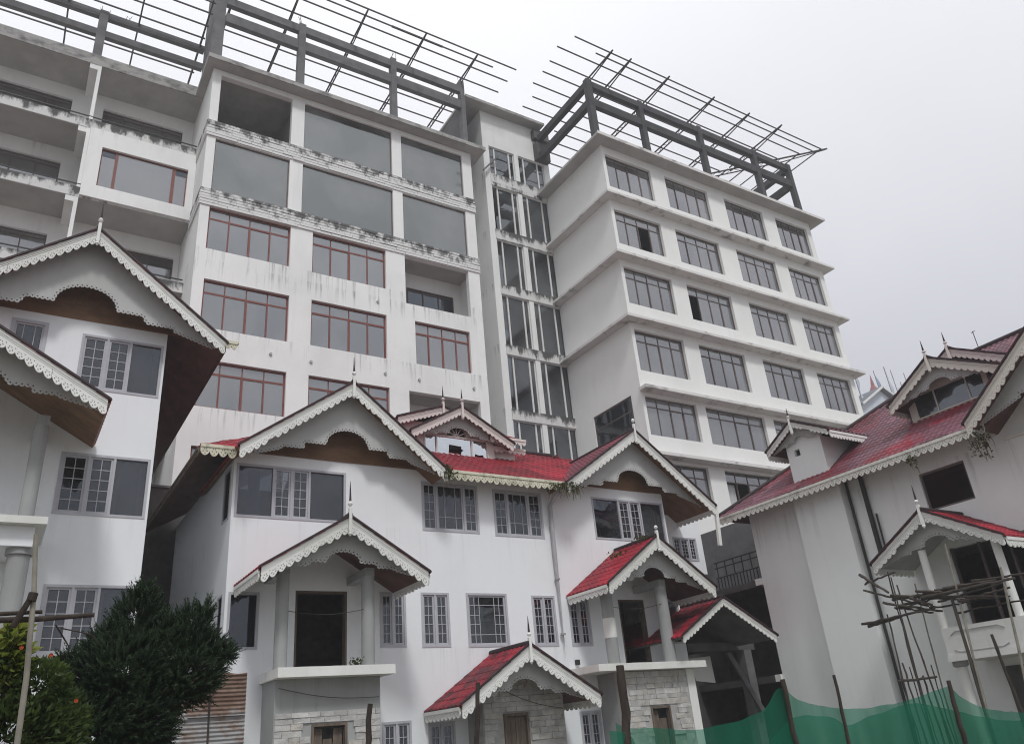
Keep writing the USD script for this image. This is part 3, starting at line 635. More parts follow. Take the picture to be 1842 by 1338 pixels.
fb.box(1.27, 1.39, y - .01, y + .06, z0 + .05, z1 - .06).box(3.66, 3.80, y - .01, y + .06, z0 + .05, z1 - .06)
w = part(H, 'window', fb, M_FR_RED, label='wide picture window with narrow side lights in a white surround')
for p_, q_ in ((.75, 1.27), (1.39, 3.66), (3.80, 4.27)): pane(w, FRONT, p_, q_, z0 + .05, z1 - (.06 if p_ == 1.39 else .40), y + .02, G_WING)
for p_, q_ in ((.75, 1.27), (3.80, 4.27)): pane(w, FRONT, p_, q_, z1 - .38, z1 - .06, y + .03, G_CLEAR, 'transom_pane')
# right wing
cols = [(24.36, 27.62), (28.7, 32.08), (33.5, 36.86), (38.03, 41.06)]
zt = [28.71, 25.02, 21.44, 17.80, 14.23, 10.95, 7.3]; zb = [26.52, 22.85, 19.28, 15.56, 12.25, 8.85, 5.2]
wins = []
for r in range(7):
    for c, (a, b) in enumerate(cols):
        if r == 4: a, b = [(24.33, 27.65), (28.27, 32.5), (33.2, 36.6), (38.0, 41.0)][c]
        wins.append((a, b, zb[r], zt[r], r, c))
wall(H, FRONT, 25.4, (24.15, -2.2, 41.5, 29.24), [q[:4] for q in wins], .25, M_WING)
wall_side = sbox(25.65, -2.2, 40, 29.24).difference(sbox(26.15, 11.2, 29.15, 14.5))
part(H, 'wall', B(Fr([[0, 1, 0], [1, 0, 0], [0, 0, 1]])).poly(wall_side, 24.15, .18), M_WING)
part(H, 'wall', B().box(41.25, 41.5, 25.65, 40, -2.2, 29.24), M_WING)
part(H, 'wall', B().box(24.33, 41.25, 39.7, 40, -2.2, 29.24), M_INT)
for z in (25.3, 21.6, 18.0, 14.3, 11.0, 7.4, 3.8): part(H, 'floor_slab', B().box(24.34, 41.24, 25.66, 39.7, z, z + .22), M_INT)
for x in (28.15, 32.8, 37.4): part(H, 'partition', B().box(x, x + .14, 25.7, 39.7, -2, 29.2), M_INT)
for a, b, z0, z1, r, c in wins:
    sk = (2,) if (r, c) == (1, 0) else (0,) if (r, c) == (2, 1) else (0, 1) if (r, c) == (5, 1) else (1,) if (r, c) == (4, 2) else ()
    hotel_window(H, FRONT, 25.4, a, b, z0, z1, M_FR_DK, G_WING, 4, .25, reveal=.16, fw=.045, skip=sk, thick=2,
                 label='dark framed four light window with one leaf open' if sk else None)
bm = B().box(24.2, 24.24, 26.15, 29.15, 14.42, 14.5).box(24.2, 24.24, 26.15, 29.15, 13.75, 13.80).box(24.2, 24.24, 26.15, 26.22, 11.2, 14.42).box(24.2, 24.24, 29.08, 29.15, 11.2, 14.42)
w = part(H, 'window', bm, M_FR_DK, label='large unlit side window in the right wing')
part(w, 'pane', B().box(24.215, 24.221, 26.2, 29.1, 13.80, 14.42), G_CLEAR); part(w, 'pane', B().box(24.215, 24.221, 26.2, 29.1, 11.2, 13.75), G_CLEAR)
for k, z in enumerate((25.72, 21.98, 18.29, 14.56, 11.26)):
    o = .55
    if k < 3: b = B().polyxy(Polygon([(24.15 - o, 25.4 - o), (41.5 + o, 25.4 - o), (41.5 + o, 40), (41.5, 40), (41.5, 25.4), (24.15, 25.4), (24.15, 31), (24.15 - o, 31)]), z - .15, .15)
    else: b = B().box(24.0, 41.5 + o, 25.4 - o, 25.395, z - .15, z)
    part(H, 'sun_shade_slab', b, M_EDGE)
part(H, 'roof_slab', B().box(23.42, 42.25, 24.68, 40.3, 29.24, 29.38), M_SOFFIT)
part(H, 'slab_edge', B().box(23.40, 42.27, 24.655, 24.677, 29.22, 29.41), M_EDGE)
# stair core between the wings
zc = [(29.86, 31.9), (25.95, 29.0), (22.33, 25.29), (18.68, 21.73), (15.03, 18.1), (11.35, 14.46), (7.7, 10.75)]
bays = [(20.29, 22.04), (22.34, 24.2)]
wall(H, FRONT, 30.7, (19.88, -2.2, 24.6, 34.45), [(a, b, z0, z1) for z0, z1 in zc for a, b in bays], .22, M_CORE)
part(H, 'wall', B().box(19.88, 20.08, 30.92, 38, -2.2, 34.45), M_CORE)
part(H, 'wall', B().box(24.4, 24.6, 30.92, 38, 29.4, 34.45), M_CORE)
part(H, 'wall', B().box(20.08, 24.4, 37.8, 38, -2.2, 34.45), M_INT)
part(H, 'roof_slab', B().box(18.6, 24.15, 30.1, 38.4, 34.46, 34.62), M_SOFFIT)
part(H, 'slab_edge', B().box(18.58, 24.17, 30.07, 30.097, 34.45, 34.64), M_GRIME)
part(H, 'wall', B().box(18.58, 18.76, 30.45, 38, 30.28, 34.2), M_CONC)
part(H, 'wall', B().box(23.55, 24.5, 30.3, 30.69, 31.9, 33.15), M_CONC_D); part(H, 'wall', B().box(23.5, 24.6, 30.35, 30.69, 33.5, 34.2), M_CONC_D)
for z0, z1 in zip([c[1] for c in zc[1:]], [c[0] for c in zc[:-1]]):
    part(H, 'beam', B().box(20.25, 24.25, 30.66, 30.697, z0 + .0, z1), M_SLAB, label='stained white beam of the stair core')
    part(H, 'floor_slab', B().box(20.08, 24.4, 33.5, 37.8, z1 - .25, z1 - .05), M_INT)
    part(H, 'stair_flight', B().slabquad((20.3, 32.2, z1 - 3.5), (22.1, 32.2, z1 - 1.9), (22.1, 33.4, z1 - 1.9), (20.3, 33.4, z1 - 3.5), .22), M_INT)
for z0, z1 in zc:
    for (a, b), ms in zip(bays, ((20.68, 21.69), (22.73, 23.76))):
        y = 30.80; fb = B().box(a, a + .05, y, y + .06, z0, z1).box(b - .05, b, y, y + .06, z0, z1).box(a + .05, b - .05, y, y + .06, z1 - .05, z1).box(a + .05, b - .05, y, y + .06, z0, z0 + .05)
        for m_ in ms: fb.box(m_ - .045, m_ + .045, y - .02, y + .06, z0 + .05, z1 - .05)
        w = part(H, 'window', fb, M_FR_WH, label='tall three light stair window in pale frame')
        e = [a + .05, ms[0] - .045, ms[0] + .045, ms[1] - .045, ms[1] + .045, b - .05]
        for q in range(3): pane(w, FRONT, e[2 * q], e[2 * q + 1], z0 + .05, z1 - .05, y + .02 + .008 * q, G_STAIR)
part(H, 'pipe', B().beam((19.6, 30.4, 29.6), (20.9, 30.6, 31.3), .09, .09), M_CONC)
# roof frames
def truss(x, y0, y1, z, dz=.32):
    b = B(); b.beam((x, y0, z), (x, y1, z), .07, .07); ya = min(y0 + 2.2, y1); b.beam((x, ya, z - dz), (x, y1, z - dz), .06, .06); b.beam((x, y0 + .1, z - .05), (x, ya, z - dz), .05, .05)
    n = int((y1 - ya) / .42)
    for k in range(n):
        p, q = ya + k * .42, ya + (k + 1) * .42
        b.beam((x, p, z - (dz if k % 2 else 0)), (x, q, z - (0 if k % 2 else dz)), .025, .025, (1, 0, 0))
    return part(H, 'truss', b, M_STEEL)
def rebar(x, y, z, n=3, h=.5):
    b = B()
    for k in range(n): b.tube([(x + rng.uniform(-.2, .2), y, z), (x + rng.uniform(-.25, .25), y, z + h * rng.uniform(.6, 1.2))], .012, 4)
    part(H, 'rebar', b, M_STEEL)
part(H, 'column', B().box(4.47, 5.0, 30.3, 32.35, 30.28, 36.8), M_CONC)
for x0, x1, top in ((8.65, 9.01, 35.2), (13.85, 14.17, 35.25), (18.23, 18.5, 35.5)):
    part(H, 'column', B().box(x0, x1, 30.03, 30.38, 30.28, top), M_CONC); rebar((x0 + x1) / 2, 30.2, top, 3, .6)
for e0, e1 in ((5.0, 8.65), (9.01, 13.85), (14.17, 18.23)):
    part(H, 'beam', B().box(e0, e1, 30.06, 30.34, 34.62, 35.1), M_CONC); part(H, 'beam', B().box(e0, e1, 30.06, 30.34, 33.40, 34.0), M_CONC)
part(H, 'column', B().box(-.36, .03, 32.25, 32.65, 30.66, 33.62), M_CONC); rebar(-.15, 32.4, 33.45); rebar(.9, 32.4, 33.45)
for e0, e1 in ((-9, -.36), (.03, 4.47)):
    part(H, 'beam', B().box(e0, e1, 32.33, 32.58, 33.25, 33.62), M_CONC); part(H, 'beam', B().box(e0, e1, 32.33, 32.58, 32.05, 32.42), M_CONC)
for x in (-5.1, -1.7, 1.36, 4.25): truss(x, 29.4, 37.6, 33.72, .22)
for y in (29.6, 30.3, 31.15, 32.0, 34.55, 36.2): part(H, 'purlin', B().beam((-9, y, 33.79), (4.4, y, 33.79), .055, .07), M_STEEL)
for x in (5.3, 8.2, 11.65, 15.06, 18.3): truss(x, 27.92, 36.2, 35.6, .34)
for y, x1 in ((27.97, 20.92), (28.42, 19.58), (28.98, 20.92), (29.98, 20.88), (31.0, 18.1), (32.7, 19.25), (33.8, 19.1), (35.0, 18.4)):
    part(H, 'purlin', B().beam((5.05, y, 35.67), (x1, y, 35.67), .055, .07), M_STEEL)
part(H, 'purlin', B().beam((13.2, 28.42, 35.66), (16.3, 28.42, 35.66), .08, .10), M_STEEL)
for x0, x1 in ((23.65, 24.03), (27.48, 27.80), (32.29, 32.61), (37.18, 37.50), (40.58, 40.90)):
    part(H, 'column', B().box(x0, x1, 25.14, 25.46, 29.38, 33.75), M_CONC_W)
for e0, e1 in ((24.03, 27.48), (27.80, 32.29), (32.61, 37.18), (37.50, 40.58)):
    part(H, 'beam', B().box(e0, e1, 25.16, 25.44, 33.24, 33.66), M_CONC_W); part(H, 'beam', B().box(e0, e1, 25.16, 25.44, 31.84, 32.36), M_CONC_W)
for x0, x1, y1 in ((23.62, 24.06, 30.3), (40.52, 40.95, 33.4)):
    part(H, 'beam', B().box(x0 + .06, x1 - .06, 25.465, y1, 33.25, 33.66), M_CONC_W); part(H, 'beam', B().box(x0 + .06, x1 - .06, 25.465, y1, 31.88, 32.34), M_CONC_W)
part(H, 'column', B().box(40.55, 40.9, 33.4, 33.75, 29.38, 33.75), M_CONC_W)
part(H, 'beam', B().box(24.6, 40.55, 33.45, 33.72, 33.12, 33.72), M_CONC_W)
for x in (23.97, 25.3, 28.16, 31.77): truss(x, 23.0, 34.0, 33.98, .30)
truss(34.8, 23.0, 30.0, 33.98, .30); truss(37.52, 22.8, 27.4, 33.98, .30)
b = B()
P, Q = np.array((42.2, 23.0, 33.98)), np.array((31.7, 33.5, 33.98)); t = (Q - P)
b.beam(P, Q, .08, .08); b.beam(P + t * .2 - (0, 0, .3), Q - (0, 0, .3), .06, .06); b.beam(P + t * .01 - (0, 0, .05), P + t * .2 - (0, 0, .3), .05, .05)
for k in range(22):
    u, v = .2 + k * .8 / 22, .2 + (k + 1) * .8 / 22
    b.beam(P + t * u - (0, 0, .3 * (k % 2)), P + t * v - (0, 0, .3 * ((k + 1) % 2)), .025, .025, (1, 1, 0))
part(H, 'truss', b, M_STEEL, label='diagonal hip truss at the right end of the roof frame')
for y, x0 in ((23.26, 21.57), (23.66, 23.3), (24.26, 21.1), (25.29, 21.3), (26.11, 21.37), (27.08, 21.35), (28.0, 21.9), (28.92, 21.8), (29.82, 24.7), (30.7, 24.7), (31.6, 24.7), (32.5, 24.7)):
    part(H, 'purlin', B().beam((x0, y, 34.05), (42.2 - (y - 23.0), y, 34.05), .05, .07), M_STEEL)
for x in (41.9, 40.9, 39.75, 38.7, 37.6, 36.5):
    part(H, 'purlin', B().beam((x, 23.0 + 42.2 - x, 34.05), (x, 33.6, 34.05), .05, .06), M_STEEL)

for k, (a, b_, z0, z1) in enumerate(red[:7]):
    if k in (0, 2, 5):
        curtain(H, FRONT, a + .1, b_ - .1, z0 + .05, z0 + (z1 - z0) * (.55, .7, .8)[k % 3], 30.42, M_CURT, k)
    elif k != 3: curtain(H, FRONT, a + .1, a + .9, z0 + .05, z1 - .1, 30.45, M_CURT, k)
for r, c, f0, f1 in ((5, 0, .05, .3), (5, 1, .02, .26), (4, 0, .8, .97), (4, 1, .84, .98), (3, 0, .02, .2), (2, 2, .3, .5), (1, 3, .02, .3), (0, 1, .55, .72), (2, 3, .7, .95)):
    a, b_, z0, z1 = [q[:4] for q in wins if q[4] == r and q[5] == c][0]
    curtain(H, FRONT, a + (b_ - a) * f0, a + (b_ - a) * f1, z0 + .06, z0 + (z1 - z0) * .74, 25.76, M_CURT, r + c)
for k, (z0, z1) in enumerate(zc):
    curtain(H, FRONT, 20.95 + .1 * (k % 2), 21.66, z0 + (.9 if k % 2 else .1), z1 - .1, 31.0, M_CURT_B, k)
# ------------------------------------------------------------------ left cottage
LH = thing('cottage', 'tall white cottage at the left edge with brown boarded gable and fretwork', 'house', (0, 20, -1.9))
wl_ = [(.70, 2.58, 8.55, 10.02), (.66, 2.58, 5.45, 6.92), (.74, 2.58, 2.42, 3.90), (-.82, -.04, 8.5, 10.15)]
wall(LH, FRONT, 20.0, (-6, -2, 2.64, 10.40), wl_, .25, M_COTT)
part(LH, 'wall', B().box(2.39, 2.64, 20.25, 29.2, -2, 10.1), M_COTT)
part(LH, 'wall', B().box(-6, 2.39, 29.0, 29.2, -2, 10.1), M_INT)
for z in (4.9, 8.0, 1.8): part(LH, 'floor_slab', B().box(-6, 2.38, 20.26, 29.0, z, z + .15), M_INT)
part(LH, 'gable_boarding', B().poly(Polygon([(-2.35, 10.38), (3.6, 10.38), (.65, 12.35)]), 19.975, .03), M_WOOD)
cottage_window(LH, FRONT, 20, *wl_[0], [('S', .3), ('S', .3), ('F', .4)])
cottage_window(LH, FRONT, 20, *wl_[1], [('S', .3), ('S', .3), ('F', .4)])
cottage_window(LH, FRONT, 20, *wl_[2], [('S', .3), ('S', .3), ('F', .4)])
cottage_window(LH, FRONT, 20, *wl_[3], [('C', 1)], fw=.085)
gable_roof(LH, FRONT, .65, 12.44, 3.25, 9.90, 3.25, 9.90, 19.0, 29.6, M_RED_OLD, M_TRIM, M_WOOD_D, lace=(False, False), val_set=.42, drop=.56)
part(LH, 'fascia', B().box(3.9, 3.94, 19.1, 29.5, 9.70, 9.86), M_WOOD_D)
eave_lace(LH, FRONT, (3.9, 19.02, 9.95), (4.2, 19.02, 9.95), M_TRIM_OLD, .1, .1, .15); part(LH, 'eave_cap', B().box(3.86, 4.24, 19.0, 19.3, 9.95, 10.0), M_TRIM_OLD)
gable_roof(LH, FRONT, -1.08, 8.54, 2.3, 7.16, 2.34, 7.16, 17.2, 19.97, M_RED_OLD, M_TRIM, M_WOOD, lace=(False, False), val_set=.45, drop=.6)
part(LH, 'balcony_slab', B().box(-2.4, .56, 18.2, 19.98, 4.74, 4.89), M_TRIM)
part(LH, 'beam', B().box(-2.2, .37, 18.42, 19.98, 4.33, 4.735), M_COTT)
for x in (.17, -1.9):
    part(LH, 'column', B().tube([(x, 18.72, 4.89), (x, 18.72, 7.0)], .145, 20), M_GREYR, smooth=40)
    part(LH, 'column', B().tube([(x, 18.72, -2), (x, 18.72, 4.2)], .205, 24), M_GREYR, smooth=40)
    part(LH, 'capital', B().tube([(x, 18.72, 4.2), (x, 18.72, 4.33)], .25, 24), M_GREYR, smooth=40)
    part(LH, 'beam', B().box(x - .13, x + .13, 18.6, 19.98, 7.0, 7.22), M_GREYR)

# ------------------------------------------------------------------ middle cottage
MH = thing('cottage', 'wide white cottage in the middle with red roof, two fretted gables and three porches', 'house', (12, 20, -1.9))
up = [(4.62, 7.55, 5.65, 7.06), (9.83, 11.69, 5.59, 7.04), (12.22, 14.0, 5.56, 7.0), (16.0, 19.08, 5.66, 7.06)]
lo = [(4.62, 5.36, 2.47, 3.80), (8.5, 9.25, 2.46, 3.86), (9.7, 10.56, 2.44, 3.87), (11.1, 12.44, 2.42, 3.88), (13.29, 14.12, 2.40, 3.84), (14.6, 15.38, 2.38, 3.78), (18.3, 19.08, 2.4, 3.75)]
gf_ = [(8.52, 9.32, -.85, .69), (9.79, 10.56, -.85, .60), (14.59, 15.34, -.85, .61)]
drs = [(6.25, 7.6, 1.9, 3.86), (16.55, 17.6, 1.78, 3.76)]
wall(MH, FRONT, 20.0, (4.55, -2, 19.15, 7.5), up + lo + gf_ + drs, .25, M_COTT)
sidew = sbox(20.25, -2, 27.5, 7.3).difference(unary_union([sbox(20.3, 5.65, 20.95, 7.06), sbox(20.3, 2.47, 20.8, 3.8)]))
part(MH, 'wall', B(Fr([[0, 1, 0], [1, 0, 0], [0, 0, 1]])).poly(sidew, 4.55, .22), M_COTT)
for (z0, z1, ye) in ((5.65, 7.06, 20.95), (2.47, 3.8, 20.8)):
    w = part(MH, 'window', B().box(4.54, 4.6, 20.25, 20.32, z0, z1).box(4.54, 4.6, ye - .06, ye, z0, z1).box(4.54, 4.6, 20.32, ye - .06, z1 - .06, z1).box(4.54, 4.6, 20.32, ye - .06, z0, z0 + .06), M_FR_GR, label='narrow side light of the corner window')
    part(w, 'pane', B().box(4.56, 4.567, 20.32, ye - .06, z0 + .06, z1 - .06), G_CLEAR)
part(MH, 'wall', B().box(18.93, 19.15, 20.25, 27.5, -2, 7.3), M_COTT)
part(MH, 'wall', B().box(4.8, 18.9, 27.3, 27.5, -2, 7.3), M_INT)
for z in (1.72, 4.9): part(MH, 'floor_slab', B().box(4.8, 18.9, 20.3, 27.3, z, z + .15), M_INT)
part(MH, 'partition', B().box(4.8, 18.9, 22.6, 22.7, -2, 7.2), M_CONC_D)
cottage_window(MH, FRONT, 20, *up[0], [('F', .32), ('S', .17), ('S', .17), ('F', .34)])
cottage_window(MH, FRONT, 20, *up[1], [('N', .24), ('C', .52), ('N', .24)])
cottage_window(MH, FRONT, 20, *up[2], [('N', .27), ('C', .46), ('N', .27)])
cottage_window(MH, FRONT, 20, *up[3], [('F', .36), ('S', .16), ('S', .16), ('F', .32)])
cottage_window(MH, FRONT, 20, *lo[0], [('F', 1)], label='corner pane beside the left porch')
cottage_window(MH, FRONT, 20, *lo[6], [('F', 1)], label='corner pane beside the right porch')
for q in (1, 2, 4, 5): cottage_window(MH, FRONT, 20, *lo[q], [('S', .5), ('S', .5)])
cottage_window(MH, FRONT, 20, *lo[3], [('O', 1)], label='square window with a border of small panes')
for q in gf_: cottage_window(MH, FRONT, 20, *q, [('S', .5), ('S', .5)])
for a, b, z0, z1 in drs:
    part(MH, 'door_frame', B().box(a, a + .05, 20.0, 20.2, z0, z1).box(b - .05, b, 20.0, 20.2, z0, z1).box(a + .05, b - .05, 20.0, 20.2, z1 - .05, z1), M_TIMBER)
part(MH, 'gable_boarding', B().poly(Polygon([(4.75, 7.36), (10.2, 7.36), (10.05, 7.5), (7.4, 9.25)]), 19.965, .03), M_WOOD)
part(MH, 'gable_boarding', B().poly(Polygon([(14.7, 7.4), (20.1, 7.4), (17.42, 9.1)]), 19.965, .03), M_WOOD)
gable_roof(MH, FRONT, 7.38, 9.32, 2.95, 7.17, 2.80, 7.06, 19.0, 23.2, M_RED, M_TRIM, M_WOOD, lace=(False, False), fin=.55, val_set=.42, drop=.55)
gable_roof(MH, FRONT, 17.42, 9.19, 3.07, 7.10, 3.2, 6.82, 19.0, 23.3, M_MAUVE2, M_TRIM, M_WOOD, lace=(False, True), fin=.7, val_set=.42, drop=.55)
rp = lambda *a, **k: roof_plane(MH, FRONT, *a, **k)
rp((10.1, 19.3, 7.17), (14.4, 19.3, 7.17), (18.3, 23.6, 9.75), (6.9, 23.6, 9.75), M_RED, M_WOOD_D)
rp((3.58, 19.3, 7.17), (4.45, 19.3, 7.17), (6.9, 22.3, 8.97), (6.58, 22.3, 8.97), M_RED, M_WOOD_D)
rp((3.58, 27.9, 7.17), (3.58, 19.3, 7.17), (7.88, 23.6, 9.75), (7.88, 27.9, 9.75), M_RED, M_WOOD_D)
rp((17.2, 27.9, 7.17), (7.6, 27.9, 7.17), (7.6, 23.6, 9.75), (17.2, 23.6, 9.75), M_RED_OLD, M_WOOD_D, soffit=False)
rp((20.6, 23.3, 7.0), (20.6, 27.9, 7.0), (17.2, 27.9, 9.75), (17.2, 23.3, 9.75), M_RED_OLD, M_WOOD_D)
part(MH, 'ridge_cap', B().tube([(7.6, 23.6, 9.83), (17.2, 23.6, 9.83)], .08, 8), M_ROOFDK, smooth=50)
eave_lace(MH, FRONT, (10.12, 19.27, 7.17), (14.4, 19.27, 7.17), M_TRIM_OLD, .15, .12)
eave_lace(MH, FRONT, (3.56, 19.27, 7.17), (4.42, 19.27, 7.17), M_TRIM_OLD, .15, .12)
eave_lace(MH, FRONT, (3.55, 27.6, 7.10), (3.55, 19.3, 7.10), M_TIMBER, .10, .07, .16, holes=False)
# dormers on the red roof
gable_roof(MH, FRONT, 12.07, 10.2, 1.87, 9.15, 1.93, 9.12, 21.3, 24.2, M_RED_OLD, M_TRIM_PINK, M_WOOD_D, lace=(False, False), fin=.45, val_set=.25, base=.22, h=.08, p=.17, holes=False, drop=.5)
dw = [(10.85, 13.25, 8.62, 9.32)]
part(MH, 'dormer_wall', B().poly(Polygon([(10.6, 8.2), (13.5, 8.2), (13.5, 9.2), (12.07, 10.0), (10.6, 9.25)]).difference(sbox(10.85, 8.62, 13.25, 9.35)).difference(Point(12.07, 9.4).buffer(.36, 6)), 21.75, .12), M_TRIM_PINK)
for x in (10.72, 13.38): part(MH, 'dormer_wall', B().box(x - .1, x + .1, 21.88, 24, 8.2, 9.15), M_TRIM_PINK)
fb = B()
for x in (10.85, 11.28, 12.6, 13.21): fb.box(x, x + .05, 21.73, 21.8, 8.62, 9.32)
fb.box(10.9, 13.21, 21.735, 21.795, 8.62, 8.67).box(10.9, 13.21, 21.735, 21.795, 9.26, 9.32)
for a_ in np.radians((20, 55, 90, 125, 160)): fb.beam((12.07, 21.77, 9.32), (12.07 + .36 * math.cos(a_), 21.77, 9.36 + .36 * math.sin(a_)), .03, .03, (0, 1, 0))
w = part(MH, 'window', fb, M_TRIM_PINK, label='dormer window with bluish panes, two of them broken, under a small fanlight')
pane(w, FRONT, 10.9, 11.28, 8.67, 9.26, 21.77, G_WHITE)
brk = Polygon([(11.75, 8.72), (12.2, 8.70), (12.24, 8.82), (12.32, 8.86), (12.22, 8.92), (12.24, 8.99), (11.78, 9.02)])
part(w, 'pane', B().poly(sbox(11.33, 8.67, 12.6, 9.26).difference(brk), 21.772, .006), G_WHITE, label='broken pane with a jagged hole')
part(w, 'pane', B().poly(sbox(12.65, 8.67, 13.21, 9.26).difference(Polygon([(12.72, 8.66), (13.08, 8.66), (13.06, 8.78), (12.9, 8.75), (12.75, 8.79)])), 21.77, .006), G_WHITE)
gable_roof(MH, FRONT, 11.95, 10.62, 1.7, 10.02, 1.7, 10.02, 22.4, 25, M_RED_OLD, M_TRIM_PINK, M_WOOD_D, lace=(False, False), val=False, fin=.55, base=.20, h=.08, p=.17, holes=False)
part(MH, 'dormer_wall', B().box(10.6, 13.4, 22.7, 24.8, 8.9, 10.1), M_TRIM_PINK)
rp((13.2, 21.5, 9.36), (14.62, 21.5, 9.36), (14.0, 22.5, 9.95), (12.9, 22.5, 9.95), M_RED, M_WOOD_D)
eave_lace(MH, FRONT, (13.2, 21.47, 9.36), (14.62, 21.47, 9.36), M_TRIM_PINK, .1, .09, .17, holes=False)
part(MH, 'dormer_wall', B().box(13.52, 14.4, 21.9, 23.5, 8.5, 9.3), M_TRIM_PINK)
eave_lace(MH, FRONT, (13.5, 21.75, 9.12), (14.75, 21.75, 9.12), M_TRIM_PINK, .1, .09, .17, holes=False)
# porches
gable_roof(MH, FRONT, 6.82, 5.18, 2.04, 3.93, 2.04, 3.93, 17.8, 19.97, M_RED_OLD, M_TRIM, M_WOOD_D, fin=.62, val_set=.35, drop=.52)
gable_roof(MH, FRONT, 16.70, 5.26, 2.08, 3.84, 2.1, 3.80, 17.95, 19.97, M_RED, M_TRIM, M_WOOD_D, fin=.55, val_set=.35, drop=.55)
gable_roof(MH, FRONT, 11.77, 2.20, 2.05, .88, 2.1, .92, 18.0, 19.97, M_RED_OLD, M_TRIM, M_WOOD_D, fin=.5, val_set=.35, drop=.52)
part(MH, 'balcony_slab', B().box(5.44, 8.25, 18.5, 19.99, 1.69, 1.9), M_TRIM)
part(MH, 'balcony_slab', B().box(14.4, 18.5, 18.6, 19.99, 1.55, 1.74), M_TRIM)
for x, r, z0, z1 in ((5.58, .15, 1.9, 4.0), (7.70, .16, 1.9, 4.0), (15.17, .18, 1.74, 3.95), (17.33, .19, 1.74, 3.95)):
    part(MH, 'column', B().tube([(x, 18.85, z0), (x, 18.85, z1)], r, 20), M_GREYR, smooth=40)
    part(MH, 'beam', B().box(x - .12, x + .12, 18.7, 19.98, z1, z1 + .2), M_GREYR)
part(MH, 'plaster_patch', B().tube([(15.17, 18.85, 2.45), (15.17, 18.85, 3.0)], .186, 20), M_TRIM, smooth=40, label='white plaster patch on the porch column')
b1h = [(6.39, 7.24, -.9, .72)]; b2h = [(16.4, 17.15, -.9, .57)]; b3h = [(11.56, 12.32, -1.6, .66)]
sw = wall(MH, FRONT, 19.0, (5.53, -2, 8.06, 1.685), b1h, .2, M_GREYR, 'porch_base'); stones(sw, FRONT, 19.0, 5.55, 8.04, .15, .98, b1h, seed=3)
sw = wall(MH, FRONT, 19.0, (15.38, -2, 17.96, 1.545), b2h, .2, M_MORTAR, 'porch_base'); stones(sw, FRONT, 19.0, 15.4, 17.95, -.55, 1.53, b2h, .145, seed=4)
sw = wall(MH, FRONT, 19.2, Polygon([(10.95, -2), (13.5, -2), (13.5, 1.05), (11.77, 2.1), (10.95, 1.6)]), b3h, .2, M_MORTAR, 'porch_base'); stones(sw, FRONT, 19.2, 10.97, 13.48, .05, 1.62, b3h, .14, seed=5)
part(MH, 'wall', B().box(5.53, 5.7, 19.2, 19.99, -2, 1.685), M_GREYR); part(MH, 'wall', B().box(7.88, 8.06, 19.2, 19.99, -2, 1.685), M_GREYR)
part(MH, 'wall', B().box(15.38, 15.55, 19.2, 19.99, -2, 1.545), M_GREYR); part(MH, 'pilaster', B().box(17.965, 18.28, 18.96, 19.99, -2, 1.545), M_TRIM)
part(MH, 'wall', B().box(10.95, 11.12, 19.4, 19.99, -2, 1.4), M_GREYR); part(MH, 'wall', B().box(13.33, 13.5, 19.4, 19.99, -2, 1.0), M_GREYR)
for (a, b, z0, z1), yy, cv_ in ((b1h[0], 19.0, 3), (b2h[0], 19.0, 2)):
    f_ = part(MH, 'window', B().box(a, a + .06, yy - .02, yy + .1, z0, z1).box(b - .06, b, yy - .02, yy + .1, z0, z1).box(a + .06, b - .06, yy - .02, yy + .1, z1 - .06, z1), M_TIMBER, label='rough opening boarded with planks in the stone base')
    us = np.linspace(a + .07, b - .07, cv_ + 1)
    for k in range(cv_): part(f_, 'plank', B().box(us[k] + .012, us[k + 1] - .012, yy + .12 + .02 * (k % 2), yy + .15 + .02 * (k % 2), z0, z1 - .10 - .22 * (k % 2)), M_TIMBER)
a, b, z0, z1 = b3h[0]
D_ = part(MH, 'door', B().box(a, a + .07, 19.16, 19.32, z0, z1).box(b - .07, b, 19.16, 19.32, z0, z1).box(a + .07, b - .07, 19.16, 19.32, z1 - .07, z1), M_TIMBER, label='old plank door under the entrance gable')
us = np.linspace(a + .07, b - .07, 5)
for k in range(4): part(D_, 'plank', B().box(us[k] + .005, us[k + 1] - .005, 19.24 + .008 * (k % 2), 19.28 + .008 * (k % 2), z0, z1 - .075), M_TIMBER)
part(MH, 'drainpipe', B().tube([(14.45, 19.3, 7.02), (14.3, 19.6, 6.85), (14.24, 19.88, 6.6), (14.24, 19.9, 5), (14.24, 19.9, 2), (14.24, 19.9, -1.9)], .065, 12), M_PIPE, smooth=60)
for z in (5.9, 4.3, 2.7, 1.1): part(MH, 'pipe_bracket', B().tube([(14.24, 19.9, z), (14.24, 19.9, z + .05)], .08, 12), M_PIPE)
part(MH, 'hanging_downpipe', B().beam((20.72, 19.05, 6.85), (20.62, 19.1, 5.45), .13, .09, (0, 1, 0)), M_TRIM, label='loose white downpipe hanging from the gable end')
rng = np.random.default_rng(9)
def moss(parent, c, r, n, strands):
    b = B()
    for _ in range(n):
        p = np.array(c) + rng.normal(0, 1, 3) * np.array(r); d = rng.normal(0, 1, 3); d /= np.linalg.norm(d); e = np.cross(d, rng.normal(0, 1, 3)); e /= np.linalg.norm(e); s = rng.uniform(.03, .08)
        b.add([p, p + d * s, p + d * s + e * s * .6, p + e * s * .6], [[0, 1, 2, 3]])
    for _ in range(strands):
        p = np.array(c) + rng.normal(0, 1, 3) * np.array(r); q = p + (rng.uniform(-.12, .12), rng.uniform(-.1, .02), -rng.uniform(.15, .42))
        b.tube([p, (p + q) / 2 + (rng.uniform(-.05, .05), 0, 0), q], [.012, .010, .004], 4)
    part(parent, 'moss', b, M_MOSS, kind='stuff', label='tuft of moss and roots growing at the eave')
